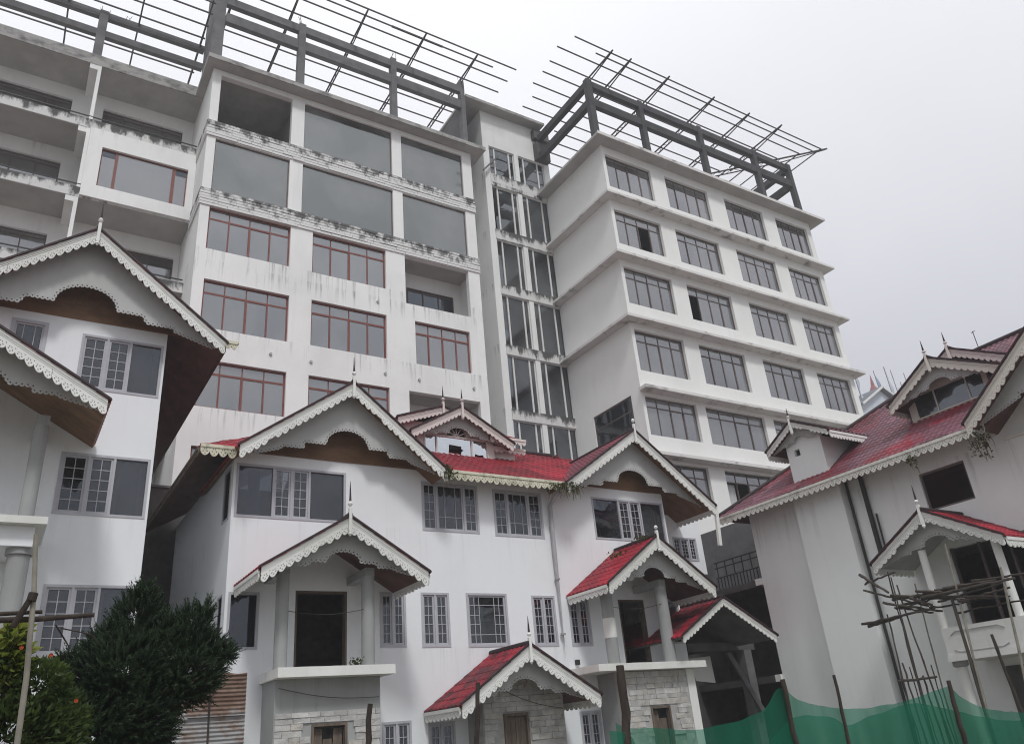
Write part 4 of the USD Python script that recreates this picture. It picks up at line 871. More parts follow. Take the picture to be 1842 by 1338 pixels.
moss(MH, (10.2, 18.98, 7.05), (.09, .05, .10), 160, 14); moss(MH, (14.45, 18.98, 6.98), (.22, .06, .07), 190, 30); moss(MH, (14.05, 19.2, 7.0), (.12, .05, .05), 80, 6)
moss(MH, (15.6, 18.6, 4.83), (.08, .2, .03), 90, 0); moss(MH, (16.5, 18.4, 5.32), (.06, .15, .03), 70, 0)
part(MH, 'wall', B().poly(sbox(19.16, 4.9, 21.75, 7.0).difference(sbox(20.3, 5.35, 21.45, 6.2)), 21.0, .15), M_COTT)
cottage_window(MH, FRONT, 21.0, 20.3, 21.45, 5.35, 6.2, [('N', .3), ('S', .4), ('N', .3)])

for p_, q_ in (((15.3, 18.72, 3.3), (17.2, 18.72, 3.42)), ((5.7, 18.75, 3.15), (7.55, 18.75, 3.2)), ((5.6, 18.93, 1.5), (8.0, 18.93, 1.22)), ((11.4, 19.1, 1.3), (13.4, 19.1, .7))):
    p_, q_ = np.array(p_), np.array(q_); ts = np.linspace(0, 1, 9)[:, None]
    part(MH, 'cable', B().tube(p_ + (q_ - p_) * ts - np.array([0, 0, .10]) * np.sin(np.pi * ts), .008, 5), M_PIPE_D)
part(MH, 'meter_box', B().box(14.62, 14.74, 19.9, 19.985, 1.86, 2.0), M_PIPE_D)
moss(MH, (7.3, 18.62, 1.98), (.12, .05, .05), 60, 0)
for k, q in enumerate(wl_[:3]): curtain(LH, FRONT, q[1] - .62, q[1] - .08, q[2] + .08, q[3] - .1, 20.28, M_CURT_B, k)
for a_, e_, z0_, z1_, k in ((5.0, 5.3, 5.72, 7.0, 1), (18.1, 18.9, 5.75, 7.0, 2), (10.2, 10.6, 2.5, 3.3, 3), (12.6, 12.9, 5.7, 6.9, 4), (13.4, 13.7, 2.5, 3.7, 5)): curtain(MH, FRONT, a_, e_, z0_, z1_, 20.32, M_CURT_B, k)

# ------------------------------------------------------------------ right cottage (its front looks left)
RH = thing('cottage', 'weathered white cottage on the right with faded red hipped roof and two dormers', 'house', (24, 12, -1.9))
wz = [(-12.7, -11.3, 5.03, 6.15), (-12.5, -10.0, 1.3, 3.9)]
wall(RH, RIGHT, 22.6, Polygon([(-19.3, -2.2), (-1, -2.2), (-1, 7.3), (-3.5, 7.3), (-6.6, 9.2), (-9.6, 7.25), (-19.3, 7.25)]), wz, .25, M_COTT_R)
part(RH, 'wall', B(RIGHT).box(-17.0, -15.15, 22.25, 22.598, -2.2, 6.95), M_COTT_R)
part(RH, 'wall', B(RIGHT).box(-19.3, -19.05, 22.85, 33, -2.2, 7.2), M_COTT_R)
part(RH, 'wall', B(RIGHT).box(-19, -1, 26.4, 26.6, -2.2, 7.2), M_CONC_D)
for z in (1.1, 4.2, 6.9): part(RH, 'floor_slab', B(RIGHT).box(-19, -1, 22.86, 26.4, z, z + .15), M_INT)
fb = B(RIGHT).box(-12.7, -12.64, 22.66, 22.72, 5.03, 6.15).box(-11.36, -11.3, 22.66, 22.72, 5.03, 6.15).box(-12.64, -11.36, 22.66, 22.72, 6.09, 6.15).box(-12.64, -11.36, 22.66, 22.72, 5.03, 5.09)
w = part(RH, 'window', fb, M_FR_DK, label='square dark window high on the wall'); pane(w, RIGHT, -12.64, -11.36, 5.09, 6.09, 22.69, G_DARK)
fb = B(RIGHT)
for u in (-12.5, -11.7, -10.9, -10.06): fb.box(u, u + .06, 22.66, 22.74, 1.3, 3.9)
part(RH, 'door_frame', fb, M_FR_DK)
def rr(*a, **k): roof_plane(RH, RIGHT, *a, **k)
rr((-20.05, 21.7, 6.66), (-9.9, 21.7, 6.66), (-6.6, 28, 11.07), (-13.7, 28, 11.07), M_MAUVE, M_WOOD_D, step=.30, wave=.20)
rr((-20.05, 34.3, 6.66), (-20.05, 21.7, 6.66), (-13.7, 28, 11.07), (-13.7, 28.05, 11.07), M_MAUVE, M_WOOD_D)
rr((-1, 34.3, 6.66), (-20.05, 34.3, 6.66), (-13.7, 28, 11.07), (-1, 28, 11.07), M_MAUVE, M_WOOD_D, soffit=False)
rr((-9.9, 24.5, 8.62), (-1, 24.5, 8.62), (-1, 28, 11.07), (-9.9, 28, 11.07), M_MAUVE, M_WOOD_D, soffit=False)
part(RH, 'ridge_cap', B(RIGHT).tube([(-13.7, 28, 11.14), (-1, 28, 11.14)], .09, 8), M_ROOFDK); part(RH, 'ridge_cap', B(RIGHT).tube([(-20.05, 21.7, 6.72), (-13.7, 28, 11.14)], .08, 8), M_ROOFDK)
eave_lace(RH, RIGHT, (-20.05, 21.67, 6.64), (-10.0, 21.67, 6.64), M_TRIM_GREY, .14, .12)
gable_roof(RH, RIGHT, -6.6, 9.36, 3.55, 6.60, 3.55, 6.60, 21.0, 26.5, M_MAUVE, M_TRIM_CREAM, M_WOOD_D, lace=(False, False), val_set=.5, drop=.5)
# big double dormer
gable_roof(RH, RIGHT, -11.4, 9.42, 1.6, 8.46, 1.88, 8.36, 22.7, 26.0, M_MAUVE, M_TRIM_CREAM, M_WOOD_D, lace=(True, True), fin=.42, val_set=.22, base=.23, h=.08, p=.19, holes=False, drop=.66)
part(RH, 'dormer_wall', B(RIGHT).poly(Polygon([(-12.85, 7.5), (-10.3, 7.5), (-10.3, 8.75), (-11.4, 9.3), (-12.85, 8.6)]).difference(sbox(-12.66, 8.02, -10.42, 8.74)), 23.5, .1), M_TRIM_CREAM)
for u in (-12.78, -10.38): part(RH, 'dormer_wall', B(RIGHT).box(u - .07, u + .07, 23.6, 25.5, 7.5, 8.55), M_TRIM_CREAM)
fb = B(RIGHT)
for u in (-12.66, -11.98, -10.96, -10.46): fb.box(u, u + .04, 23.52, 23.58, 8.02, 8.74)
fb.box(-12.7, -10.4, 23.45, 23.6, 7.98, 8.02)
w = part(RH, 'window', fb, M_TRIM_CREAM, label='wide dormer window with dusty panes')
for p_, q_ in ((-12.62, -11.98), (-11.94, -10.96), (-10.92, -10.46)): pane(w, RIGHT, p_, q_, 8.02, 8.74, 23.55, G_STAIR)
gable_roof(RH, RIGHT, -11.47, 10.08, 1.5, 9.25, 1.55, 9.15, 24.3, 27.5, M_MAUVE, M_TRIM_PINK, M_WOOD_D, lace=(False, False), val=False, fin=.42, base=.21, h=.08, p=.19, holes=False)
part(RH, 'dormer_wall', B(RIGHT).box(-12.6, -10.3, 24.7, 27, 8.4, 9.3), M_TRIM_PINK)
# small blind dormer near the far end
gable_roof(RH, RIGHT, -16.1, 9.02, 1.22, 8.33, 1.3, 8.29, 21.9, 25.0, M_MAUVE, M_TRIM, M_WOOD_D, lace=(True, True), fin=.35, val_set=.25, base=.15, h=.07, p=.15, holes=False, drop=.7)
part(RH, 'dormer_wall', B(RIGHT).poly(Polygon([(-16.82, 6.8), (-15.4, 6.8), (-15.4, 8.5), (-16.1, 8.92), (-16.82, 8.5)]).difference(sbox(-16.52, 7.95, -16.3, 8.18)), 22.3, .12), M_COTT_R)
part(RH, 'dormer_wall', B(RIGHT).box(-15.52, -15.4, 22.42, 25.2, 6.8, 8.35), M_COTT_R); part(RH, 'dormer_wall', B(RIGHT).box(-16.82, -16.7, 22.42, 25.2, 6.8, 8.35), M_COTT_R)
part(RH, 'dormer_wall', B(RIGHT).box(-16.69, -15.53, 22.8, 22.9, 7.2, 8.3), M_CONC_D)
# porch and balcony
gable_roof(RH, RIGHT, -11.82, 4.66, 1.82, 3.62, 1.85, 3.56, 20.6, 22.58, M_RED, M_TRIM, M_GREYR, fin=.5, val_set=.3, base=.22, h=.08, p=.19, drop=.5)
part(RH, 'balcony_slab', B(RIGHT).box(-12.45, -9.9, 20.9, 22.59, .9, 1.06), M_TRIM)
part(RH, 'parapet', B(RIGHT).box(-12.42, -9.9, 20.92, 21.06, 1.06, 1.71), M_TRIM); part(RH, 'parapet', B(RIGHT).box(-12.42, -12.28, 21.06, 22.59, 1.06, 1.71), M_TRIM)
mb = B(RIGHT)
for (p_, q_) in (((-12.2, 1.52), (-12.05, 1.6)), ((-12.05, 1.6), (-10.95, 1.6)), ((-10.95, 1.6), (-10.8, 1.52)), ((-12.2, 1.16), (-12.05, 1.10)), ((-12.05, 1.10), (-10.95, 1.10)), ((-10.95, 1.1), (-10.8, 1.16))):
    mb.beam((p_[0], 20.91, p_[1]), (q_[0], 20.91, q_[1]), .02, .02)
part(RH, 'panel_moulding', mb, M_PIPE)
for u in (-12.38, -10.42): part(RH, 'column', B(RIGHT).tube([(u, 21.05, 1.71), (u, 21.05, 3.75)], .10, 16), M_TRIM, smooth=40)
for u in (-12.33, -10.2):
    part(RH, 'column', B(RIGHT).tube([(u, 21.2, -2.2), (u, 21.2, .76)], .13, 16), M_TRIM, smooth=40); part(RH, 'capital', B(RIGHT).tube([(u, 21.2, .76), (u, 21.2, .80), (u, 21.2, .9)], [.14, .19, .19], 16), M_GREYR, smooth=40)
part(RH, 'opening', B(RIGHT).box(-12.0, -9.4, 22.55, 22.59, -2.2, .7), M_CONC_D)  # solid dark panel on the wall, its colour standing in for shade inside
# recessed balconies at the far end
for z in (4.22, 1.06):
    part(RH, 'balcony_slab', B(RIGHT).box(-25, -19.56, 22.7, 26, z, z + .22), M_CONC_D); part(RH, 'slab_edge', B(RIGHT).box(-19.55, -19.305, 22.5, 23.5, z, z + .22), M_TRIM)  # unpainted concrete past the white end, its dark tone also standing in for shade
part(RH, 'balcony_wall', B(RIGHT).box(-25, -19.31, 25.0, 25.2, 4.4, 7.3), M_CONC); part(RH, 'balcony_wall', B(RIGHT).box(-25, -19.31, 25.0, 25.2, -2.2, 4.4), M_CONC_D)
part(RH, 'balcony_wall', B(RIGHT).box(-25, -24.8, 22.0, 25.0, -2.2, 6.6), M_CONC_D)
part(RH, 'balcony_wall', B(RIGHT).box(-20.6, -19.31, 24.6, 24.98, 4.45, 6.4), M_COTT_R)
rl = B(RIGHT)
for z in (5.42, 5.22, 4.86): rl.box(-21.6, -19.32, 22.78, 22.82, z, z + .035)
for u in np.arange(-21.55, -19.35, .16): rl.box(u, u + .022, 22.785, 22.815, 4.44, 4.86)
for u in np.arange(-21.5, -19.4, .42): rl.box(u, u + .025, 22.785, 22.815, 4.9, 5.42)
part(RH, 'railing', rl, M_IRON)
part(RH, 'drainpipe', B(RIGHT).tube([(-15.05, 22.5, 6.9), (-15.05, 22.5, -2)], .045, 8), M_PIPE_D); part(RH, 'drainpipe', B(RIGHT).tube([(-14.5, 22.5, 6.9), (-14.5, 22.5, 4.0)], .075, 8), M_PIPE_D, label='thick black stained drainpipe')
part(RH, 'drainpipe', B(RIGHT).tube([(-14.3, 22.5, 5.4), (-14.32, 22.5, 3.8)], .03, 6), M_PIPE_D)
part(RH, 'antenna', B(RIGHT).tube([(-12.2, 28, 11.1), (-12.2, 28, 11.85)], .014, 5).tube([(-12.26, 28, 11.8), (-12.12, 28, 11.84)], .012, 5), M_STEEL)
moss(RH, (21.6, 10.2, 6.2), (.12, .14, .22), 220, 14); moss(RH, (21.6, 12.2, 6.35), (.06, .08, .1), 60, 5)
part(RH, 'ledge', B(RIGHT).box(-10.0, -1, 22.5, 22.598, 6.28, 6.36), M_TRIM)

# ------------------------------------------------------------------ open shed between the cottages
SH = thing('shed', 'small open shed with red tiled gable roof between the middle and right cottages', 'shed', (20, 20, -1.9))
gable_roof(SH, FRONT, 19.3, 3.52, 1.95, 2.40, 2.1, 2.36, 18.2, 23, M_RED_OLD, M_TRIM, M_CONC_D, lace=(False, False), val=False, fin=0, base=.18, h=.08, p=.17, holes=False)
part(SH, 'beam', B().box(19.2, 22.3, 20.0, 20.3, 2.15, 2.4), M_CONC_D)
part(SH, 'column', B().box(21.75, 22.1, 20.0, 20.35, -2, 2.15), M_CONC); part(SH, 'prop', B().beam((21.2, 20.2, 2.1), (21.9, 19.8, .2), .14, .14), M_CONC)
part(SH, 'back_wall', B().box(19.2, 24.5, 23.4, 23.6, -2, 4.4), M_CONC_D)
part(SH, 'panel', B().slabquad((19.85, 20.55, 1.32), (20.72, 20.55, 1.22), (20.88, 20.75, 2.06), (19.85, 20.7, 2.0), .03), M_TRIM, label='pale board propped inside the shed')

WA = thing('added_gap_wall', 'dark concrete wall added to darken the gap between the left and middle cottages', 'wall', (3.6, 28.3, -1.9))  # wall added so that the gap between the cottages reads dark
part(WA, 'wall_face', B().box(2.66, 5.6, 28.2, 28.4, -2, 8.8), M_CONC_D); part(WA, 'coping', B().box(2.66, 5.6, 28.15, 28.45, 8.8, 8.88), M_CONC)
# ------------------------------------------------------------------ foreground: posts, green net, scaffold, corrugated sheets
def pole(name, label, cat, p, q, r0, r1, m, group=None, n=9, seed=0, knots=False):
    rg = np.random.default_rng(seed); p, q = np.array(p, float), np.array(q, float)
    k = 14; ts = np.linspace(0, 1, k); pts = p + (q - p) * ts[:, None] + rg.normal(0, .25, (k, 3)) * np.array([r0, r0, 0]) * .6
    rad = r0 + (r1 - r0) * ts
    if knots: rad = rad * (1 + .22 * (np.arange(k) % 3 == 1))
    else: rad = rad * (1 + rg.normal(0, .06, k))
    return solo(name, B().tube(pts, rad, n), m, label, cat, group, smooth=60)
PG = 'rough wooden fence posts along the foreground'
pole('fence_post', 'thickest dark log post, standing in front of the right porch base', 'post', (7.24, 9, -1.8), (7.32, 9, .81), .068, .058, M_POST, PG, 10, 1)
pole('fence_post', 'slim dark post in front of the entrance gable', 'post', (5.95, 11, -1.8), (6.23, 11, .83), .062, .03, M_POST, PG, 9, 2)
pole('fence_post', 'short dark post in front of the left stone porch base', 'post', (3.50, 9, -1.8), (3.71, 9, .51), .042, .03, M_POST, PG, 9, 3)
pole('fence_post', 'brown post holding the peak of the green net near the shed', 'post', (10.5, 9, -1.9), (10.52, 9, .52), .042, .036, M_POST, PG, 9, 4)
pole('fence_post', 'thin post in front of the blank right cottage wall', 'post', (11.68, 9, -1.9), (11.77, 9, .54), .032, .026, M_POST, PG, 9, 5)
pole('fence_post', 'post at the right peak of the green net under the balcony', 'post', (14.86, 9, -2), (14.91, 9, .34), .05, .04, M_POST, PG, 9, 6)
def net(label, top, y, z0, seed, dy=0.26):
    rg = np.random.default_rng(seed); top = np.array(top, float)
    xs = np.linspace(top[0, 0], top[-1, 0], 420)
    from scipy.interpolate import PchipInterpolator
    zt = PchipInterpolator(top[:, 0], top[:, 1])(xs)
    zt = zt + .035 * (meshkit.fbm(np.stack([xs * 3.1, 0 * xs, 0 * xs + seed], -1), 3, seed) - .5)
    nz = 18; V = []
    for k in range(nz + 1):
        t = k / nz; z = zt * (1 - t) + z0 * t
        off = dy * (meshkit.fbm(np.stack([xs * 2.2, z * .35, 0 * xs + seed], -1), 3, seed) - .5) * (0.35 + t) + .02 * np.sin(xs * 17 + 3 * meshkit.noise(np.stack([xs, z, 0 * xs], -1), seed)) * (0.2 + t)
        V.append(np.stack([xs, y + off, z], -1))
    V = np.vstack(V); w = len(xs)
    i, j = np.meshgrid(np.arange(nz), np.arange(w - 1), indexing='ij')
    q = np.stack([i * w + j, i * w + j + 1, (i + 1) * w + j + 1, (i + 1) * w + j], -1).reshape(-1, 4)
    return solo('shade_net', (V, np.vstack([q[:, [0, 1, 2]], q[:, [0, 2, 3]]])), M_NET, label, 'netting', smooth=True)
net('green mesh net stretched between posts across the lower right', [(7.22, .12), (7.45, .03), (7.75, -.0), (8.6, -.06), (9.5, .0), (10.05, .13), (10.5, .40), (10.95, .20), (11.6, .07), (12.4, .01), (13.6, .07), (14.5, .18), (14.93, .24), (15.35, .02), (15.9, -.15), (17.2, -.32), (19, -.38)], 9.08, -2.2, 11)
net('second darker layer of green net hanging lower behind the first', [(10.1, -.5), (10.6, -.16), (11.1, -.02), (11.8, -.06), (12.3, -.22), (12.9, -.12), (14.2, .02), (15.0, -.1), (17.2, -.45), (19, -.5)], 9.32, -2.2, 13)
net('strip of teal net tied to the thickest post', [(7.0, .02), (7.15, .0), (7.3, -.04), (7.42, -.2)], 8.98, -2.0, 17)
SC = thing('bamboo_scaffold', 'tied bamboo scaffold leaning round the balcony of the right cottage', 'scaffold', (20, 12, -2))
def bam(p, q, r=.035, m=M_BAMBOO, seed=0):
    r = r * .8
    rg = np.random.default_rng(seed); p, q = np.array(p, float), np.array(q, float); k = 12; ts = np.linspace(0, 1, k)
    part(SC, 'pole', B().tube(p + (q - p) * ts[:, None] + rg.normal(0, .008, (k, 3)), r * (1 + .18 * (np.arange(k) % 3 == 1)) * (1 - .25 * ts), 7), m, smooth=60)
sp = [((20, 13.71, 2.92), (20.1, 12.06, 2.22)), ((20, 12.95, 2.65), (20.1, 11.29, 2.25)), ((19.9, 12.08, 2.42), (20, 9.73, 2.46)), ((20.05, 10.8, 2.6), (20, 9.4, 2.5)), ((20, 14.03, 2.07), (20, 11.81, 2.15)),
      ((20.05, 13.9, 2.0), (20.1, 12.9, 2.1)), ((20, 13.61, 3.08), (20, 12.63, 3.2)), ((19.95, 12.2, 2.62), (20.05, 11.3, 2.43)), ((20, 12.45, 2.5), (20, 11.9, 2.2)), ((20.1, 13.0, 2.35), (20.1, 12.0, 2.05)),
      ((20, 13.41, .57), (20, 12.33, .56)), ((20, 13.7, 3.34), (20, 12.99, 2.73)), ((20.3, 11.9, 2.3), (20.3, 10.2, 2.45)), ((19.9, 13.2, 2.5), (20.2, 11.8, 2.05)), ((20.0, 12.3, 2.52), (20.0, 11.2, 2.3))]
for k, (p, q) in enumerate(sp): bam(p, q, .034 + .008 * (k % 3), M_BAMBOO, k)
rg_ = np.random.default_rng(77)
for k in range(11):
    y0 = rg_.uniform(11.2, 13.4); z0 = 2.25 + .35 * rg_.uniform(-1, 1); sp.append(((19.9 + rg_.uniform(0, .5), y0, z0 + rg_.uniform(-.05, .15)), (20.0 + rg_.uniform(0, .4), y0 - rg_.uniform(.9, 2.0), z0 + rg_.uniform(-.15, .15))))
for k, (p, q) in enumerate(sp[15:]): bam(p, q, .030 + .01 * (k % 3), M_POST if k % 2 else M_BAMBOO, 200 + k)
up_ = [((20, 11.46, -2), (20, 11.10, 3.58), .04, M_BAMBOO_L), ((20, 10.55, -2), (20, 9.957, 2.75), .045, M_BAMBOO_L), ((20, 13.35, -2), (20, 13.2, 2.2), .03, M_BAMBOO), ((20, 12.35, -2), (20.05, 12.75, 2.9), .03, M_BAMBOO), ((20, 10.45, -2), (20, 10.676, 1.32), .055, M_POST), ((20, 11.40, -2), (20, 11.36, 2.3), .06, M_BAMBOO),
       ((21, 13.55, -2), (21, 13.5, 3.4), .03, M_BAMBOO), ((21.3, 13.1, -2), (21.3, 13.0, 3.0), .028, M_BAMBOO_L), ((20, 12.9, -2), (20, 12.8, 3.1), .026, M_BAMBOO)]
for k, (p, q, r, m) in enumerate(up_): bam(p, q, r, m, 40 + k)
for k, yv in enumerate((13.32, 13.16, 13.0, 12.86, 12.7, 12.55, 12.42)): bam((20.02, yv - .1, -2), (20.02, yv, .62 + .12 * ((k * 3) % 4)), .022 + .012 * (k % 3 == 1), M_BAMBOO if k % 2 else M_POST, 60 + k)
# corrugated sheets beside the middle cottage
CS = thing('corrugated_fence', 'rusty corrugated metal sheet fence beside the middle cottage behind the dark conifer', 'fence', (4, 19, -1.9))
def sheet(u0, u1, z0, z1, y, m, label):
    n = int((z1 - z0) / .012); zs = np.linspace(z0, z1, n); off = .014 * np.cos(2 * np.pi * zs / .085)
    us = np.linspace(u0, u1, 7); rg = np.random.default_rng(int(z1 * 100)); edge = rg.normal(0, .02, 7)
    V = np.array([(u, y + o + .03 * math.sin(u * 3), z + (edge[k] if i > n - 4 else 0)) for k, u in enumerate(us) for i, (z, o) in enumerate(zip(zs, off))])
    i, j = np.meshgrid(np.arange(6), np.arange(n - 1), indexing='ij'); q = np.stack([i * n + j, i * n + j + 1, (i + 1) * n + j + 1, (i + 1) * n + j], -1).reshape(-1, 4)
    part(CS, 'sheet', (V, np.vstack([q[:, [0, 1, 2]], q[:, [0, 2, 3]]])), m, smooth=True, label=label)
sheet(3.7, 4.90, 1.0, 1.86, 18.95, M_RUST, 'upper sheet, mostly brown rust'); sheet(2.9, 4.92, -.3, 1.08, 19.02, M_RUST, 'lower sheet, still mostly grey'); sheet(2.85, 3.72, .95, 1.5, 18.98, M_RUST, None)
part(CS, 'post', B().tube([(4.18, 18.85, -1.9), (4.10, 18.85, 1.75)], .022, 6), M_POST)
# bamboo rig at the lower left
BR = thing('bamboo_trellis', 'bamboo pole with lashed cross sticks at the lower left edge', 'trellis', (.2, 6, -1.8))
part(BR, 'upright', B().tube([(.26, 6, -1.8), (.21, 6, .6), (.175, 6, 1.1), (.13, 6, 1.49)], [.018, .017, .016, .014], 8), M_BAMBOO_L, smooth=60)
part(BR, 'crossbar', B().tube([(-.6, 6.02, .93), (.2, 6.03, .955), (.54, 6.0, .978)], [.02, .018, .014], 8), M_POST, smooth=60)
part(BR, 'crossbar', B().tube([(-.6, 6.05, .985), (0, 6.05, .99), (.24, 6.05, 1.005)], [.015, .014, .012], 8), M_POST, smooth=60)
part(BR, 'brace', B().tube([(.09, 5.98, .9), (.165, 5.98, 1.09)], [.02, .017], 8), M_POST, smooth=60)
part(BR, 'lashing', B().tube([(.165, 5.98, 1.06), (.172, 5.98, 1.11)], .028, 8), M_POST)
part(BR, 'twig', B().tube([(.33, 6.1, .93), (.42, 6.1, .80), (.42, 6.1, .70)], [.006, .005, .003], 5).tube([(.36, 6.1, .91), (.5, 6.1, .88), (.56, 6.1, .86), (.6, 6.1, .8)], [.005, .004, .004, .003], 5), M_POST)

# ------------------------------------------------------------------ vegetation
def conifer(loc, lobes_, n, seed):
    rg = np.random.default_rng(seed)
    T = thing('conifer_tree', 'bushy dark green conifer in front of the gap between left and middle cottages', 'tree', loc)
    base = np.array(loc, float)
    b = B().tube([base, base + (.03, 0, 1.2), base + (.0, 0, 2.4)], [.10, .07, .03], 9)
    for k in range(14):
        a = rg.uniform(0, 6.28); z = rg.uniform(1.0, 2.5); b.tube([base + (0, 0, z), base + (.45 * math.cos(a), .35 * math.sin(a), z + .25)], [.025, .008], 5)
    part(T, 'trunk', b, M_BARK, smooth=60)
    vs, fs, cnt = [], [], 0
    w = np.array([l[3] for l in lobes_], float); w /= w.sum()
    core = []
    for _ in range(n):
        c, r, up, _w = lobes_[rg.choice(len(lobes_), p=w)]
        d = rg.normal(0, 1, 3); d /= np.linalg.norm(d); rad = rg.uniform(.35, 1.0) ** .6
        p = np.array(c) + d * np.array(r) * rad
        g = d * np.array([1, 1, .5]) + np.array([0, 0, up]) + rg.normal(0, .25, 3); g /= np.linalg.norm(g)
        L = rg.uniform(.06, .14); side = np.cross(g, rg.normal(0, 1, 3)); side /= np.linalg.norm(side)
        for q in range(9):
            t = q / 9; o = p + g * L * t; s = side * (1 if q % 2 else -1); s = s + np.cross(g, s) * rg.uniform(-.6, .6)
            tip = o + (g * .8 + s * .75) * .036 * (1.15 - .5 * t); wv = np.cross(g, s); wv = wv / (np.linalg.norm(wv) + 1e-9) * .0065
            vs += [o - wv, o + wv, tip]; fs.append((cnt, cnt + 1, cnt + 2)); cnt += 3
        vs += [p - side * .005, p + side * .005, p + g * (L + .03)]; fs.append((cnt, cnt + 1, cnt + 2)); cnt += 3
    part(T, 'crown', (np.array(vs), np.array(fs)), M_CONIFER)
LB = [((1.86, 8.1, .96), (.09, .12, .05), .3, .14), ((1.66, 8.1, 1.30), (.05, .08, .13), 1.2, .12), ((1.12, 8.1, 1.46), (.07, .08, .12), 1.2, .15), ((.58, 8.1, .92), (.10, .12, .06), .4, .15), ((1.10, 8.2, 1.22), (.22, .26, .34), 1.0, .8), ((1.55, 8.1, 1.10), (.17, .22, .30), 1.0, .55), ((1.35, 8.1, 1.08), (.20, .2, .22), .8, .7), ((.85, 8.1, 1.02), (.16, .2, .2), .8, .35), ((1.72, 8.1, 1.0), (.14, .2, .16), .5, .3), ((1.05, 8.1, .80), (.48, .42, .38), .5, 2.2), ((1.48, 8.1, .80), (.38, .36, .30), .35, 1.5), ((.72, 8.1, .68), (.26, .3, .30), .4, .9),
      ((.8, 8.0, .35), (.46, .36, .42), .3, 2.3), ((1.2, 8.0, .40), (.26, .3, .34), .3, 1.2), ((.75, 8.0, -.2), (.55, .4, .5), .3, 1.4)]
conifer((1.05, 8.15, -1.75), LB, 12500, 21)
def shrub(name, label, loc, blobs, n, leaf, mats, seed, flowers=()):
    rg = np.random.default_rng(seed); T = thing(name, label, 'shrub', loc); base = np.array(loc, float)
    b = B()
    for c, r, w_ in blobs:
        b.tube([base + rg.normal(0, .05, 3) * (1, 1, 0), (base + np.array(c)) / 2 + rg.normal(0, .05, 3), np.array(c)], [.018, .012, .006], 5)
    part(T, 'stems', b, M_BARK)
    wts = np.array([q[2] for q in blobs], float); wts /= wts.sum()
    out = {k: [[], [], 0] for k in range(len(mats))}
    for _ in range(n):
        c, r, _w = blobs[rg.choice(len(blobs), p=wts)]; k = 1 if (len(mats) > 1 and c[2] > .78 and rg.random() < .55) else 0
        d = rg.normal(0, 1, 3); d /= np.linalg.norm(d); p = np.array(c) + d * np.array(r) * rg.uniform(.25, 1) ** .5
        g = d + rg.normal(0, .5, 3) + (0, 0, .2); g /= np.linalg.norm(g); s = np.cross(g, rg.normal(0, 1, 3)); s /= np.linalg.norm(s); L = leaf * rg.uniform(.6, 1.3) * (1.7 if k else 1); nn = np.cross(g, s)
        V = [p, p + g * L * .45 + s * L * .24, p + g * L - nn * L * .15, p + g * L * .45 - s * L * .24]
        o = out[k]; o[0] += V; o[1] += [(o[2], o[2] + 1, o[2] + 2), (o[2], o[2] + 2, o[2] + 3)]; o[2] += 4
    for k, (V, Fc, _) in out.items():
        if V: part(T, 'foliage', (np.array(V), np.array(Fc)), mats[k], label=None if k == 0 else 'large yellow green leaves')
    for f in flowers:
        fv = B()
        for q in range(7):
            a = q * 6.283 / 7; c_, s_ = math.cos(a), math.sin(a); r = .012
            fv.add([f, np.array(f) + (r * c_, -.01, r * s_) + np.array((-r * .5 * s_, 0, r * .5 * c_)), np.array(f) + (1.3 * r * c_, -.016, 1.25 * r * s_), np.array(f) + (r * c_, -.01, r * s_) - np.array((-r * .5 * s_, 0, r * .5 * c_))], [[0, 1, 2, 3]])
        fv.tube([np.array(f) + (0, .01, 0), np.array(f) + (0, -.012, 0)], .006, 6)
        part(T, 'flower', fv, M_FLOWER)
shrub('flowering_shrub', 'leafy shrub with orange blossoms behind the bamboo pole', (.2, 7.1, -1.75),
      [((.0, 7.1, .62), (.26, .25, .30), 1.5), ((.34, 7.1, .62), (.20, .2, .22), 1.2), ((.12, 7.1, .82), (.12, .12, .16), .5), ((.2, 7.0, .22), (.46, .3, .38), 3.2), ((.5, 7.1, .35), (.2, .2, .3), 1.0), ((-.15, 6.95, .3), (.25, .25, .35), 1.6), ((.05, 6.9, -.3), (.6, .35, .5), 1.6), ((.13, 7.0, .98), (.06, .06, .10), .18)],
      13000, .055, [M_SHRUB, M_LEAF_Y], 31, [(.178, 6.85, .89), (.37, 6.86, .835), (.57, 6.84, .52)])

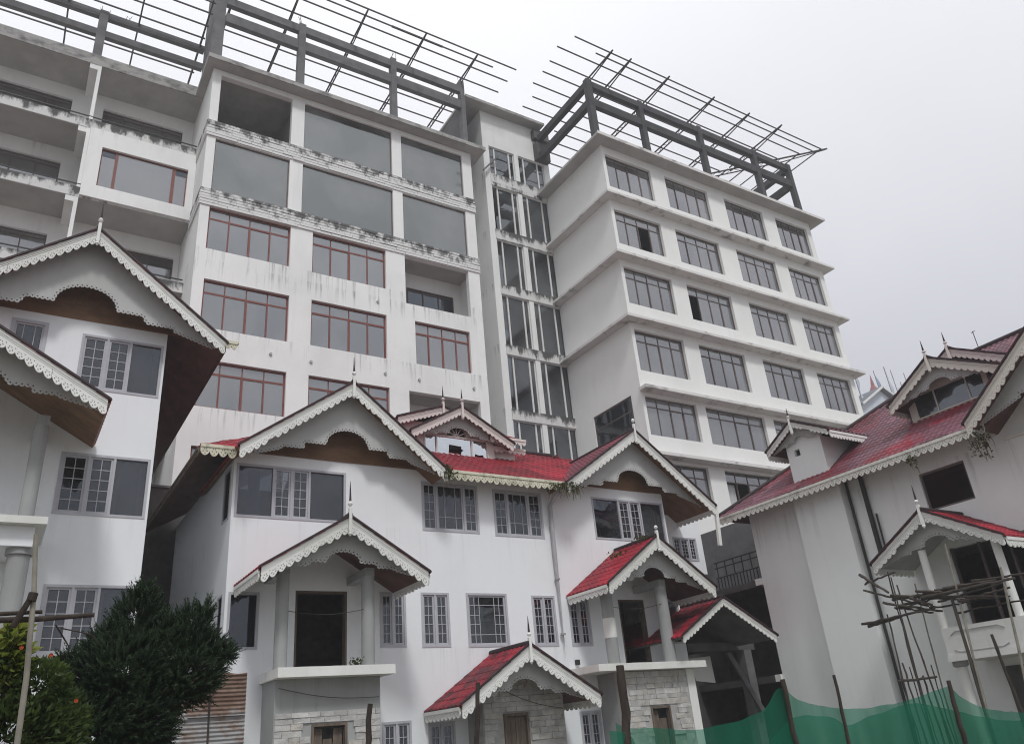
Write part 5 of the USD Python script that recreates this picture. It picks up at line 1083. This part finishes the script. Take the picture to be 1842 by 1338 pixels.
# ------------------------------------------------------------------ far hillside house and prayer flags in the mist
FH = thing('hillside_house', 'pale house with small gable half lost in mist beyond the hotel', 'house', (99, 60, 35))
s_ = .75
def fp(px, pz): return px * s_, pz * s_
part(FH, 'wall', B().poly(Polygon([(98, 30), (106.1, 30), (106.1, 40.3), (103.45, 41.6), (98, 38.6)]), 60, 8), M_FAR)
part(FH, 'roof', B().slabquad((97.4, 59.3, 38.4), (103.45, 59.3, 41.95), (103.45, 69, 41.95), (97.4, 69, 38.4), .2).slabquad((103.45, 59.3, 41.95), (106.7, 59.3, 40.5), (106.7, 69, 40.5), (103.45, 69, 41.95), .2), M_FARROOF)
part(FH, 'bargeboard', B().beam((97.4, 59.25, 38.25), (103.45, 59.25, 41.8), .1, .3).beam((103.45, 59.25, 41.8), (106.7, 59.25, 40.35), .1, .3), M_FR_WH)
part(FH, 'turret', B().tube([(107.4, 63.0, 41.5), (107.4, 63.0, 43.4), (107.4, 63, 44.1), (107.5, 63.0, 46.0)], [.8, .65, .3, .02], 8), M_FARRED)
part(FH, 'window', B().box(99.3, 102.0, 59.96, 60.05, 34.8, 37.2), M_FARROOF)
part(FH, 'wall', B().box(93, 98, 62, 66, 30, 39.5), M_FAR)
for k, (x, zt_, zb_, m) in enumerate(((105.6, 45.4, 39, 0), (108.6, 46.6, 39, 2), (110.2, 46.3, 40, 1), (113.6, 46.4, 41, 1), (100.4, 43.9, 39, 2), (111.9, 44.6, 40, 2))):
    nm = ['blue', 'tallest pale', 'white', 'faint far right', 'far left grey', 'short grey'][k]
    T = thing('prayer_flag', f'{nm} vertical prayer flag on its pole in the mist above the far house', 'flag', (x, 61, zb_), 'vertical prayer flags on the misty hillside')
    part(T, 'pole', B().tube([(x, 61, zb_ - 3), (x - .35, 61, zt_)], .05, 5), M_FARROOF)
    L = zt_ - zb_; zs = np.linspace(zb_ + .15 * L, zt_ - .05, 14); wv = .55 + .12 * np.sin(zs * 2.1); wv[-3:] *= (.8, .5, .12)
    xl = x - .35 * (zs - zb_) / L; V = np.vstack([np.c_[xl, 61 + 0 * zs, zs], np.c_[xl + wv, 61 + .15 * np.sin(zs * 1.7), zs - .1]])
    q = np.array([(i, i + 1, 14 + i + 1, 14 + i) for i in range(13)])
    part(T, 'cloth', (V, np.vstack([q[:, [0, 1, 2]], q[:, [0, 2, 3]]])), M_FLAGS[m], smooth=True)

# ------------------------------------------------------------------ mist
hz = usdkit.material(stage, '/World/Looks/mist', {'v': ('principled_volume', {'color': (0.93, 0.94, 0.97), 'density': HAZE, 'anisotropy': 0.2})}, [], volume='v.volume')
usdkit.mesh(stage, '/World/haze', trimesh.creation.box(bounds=[[-620, -620, -3.6], [620, 620, 54]]), hz)
meta('/World/haze', kind='stuff')
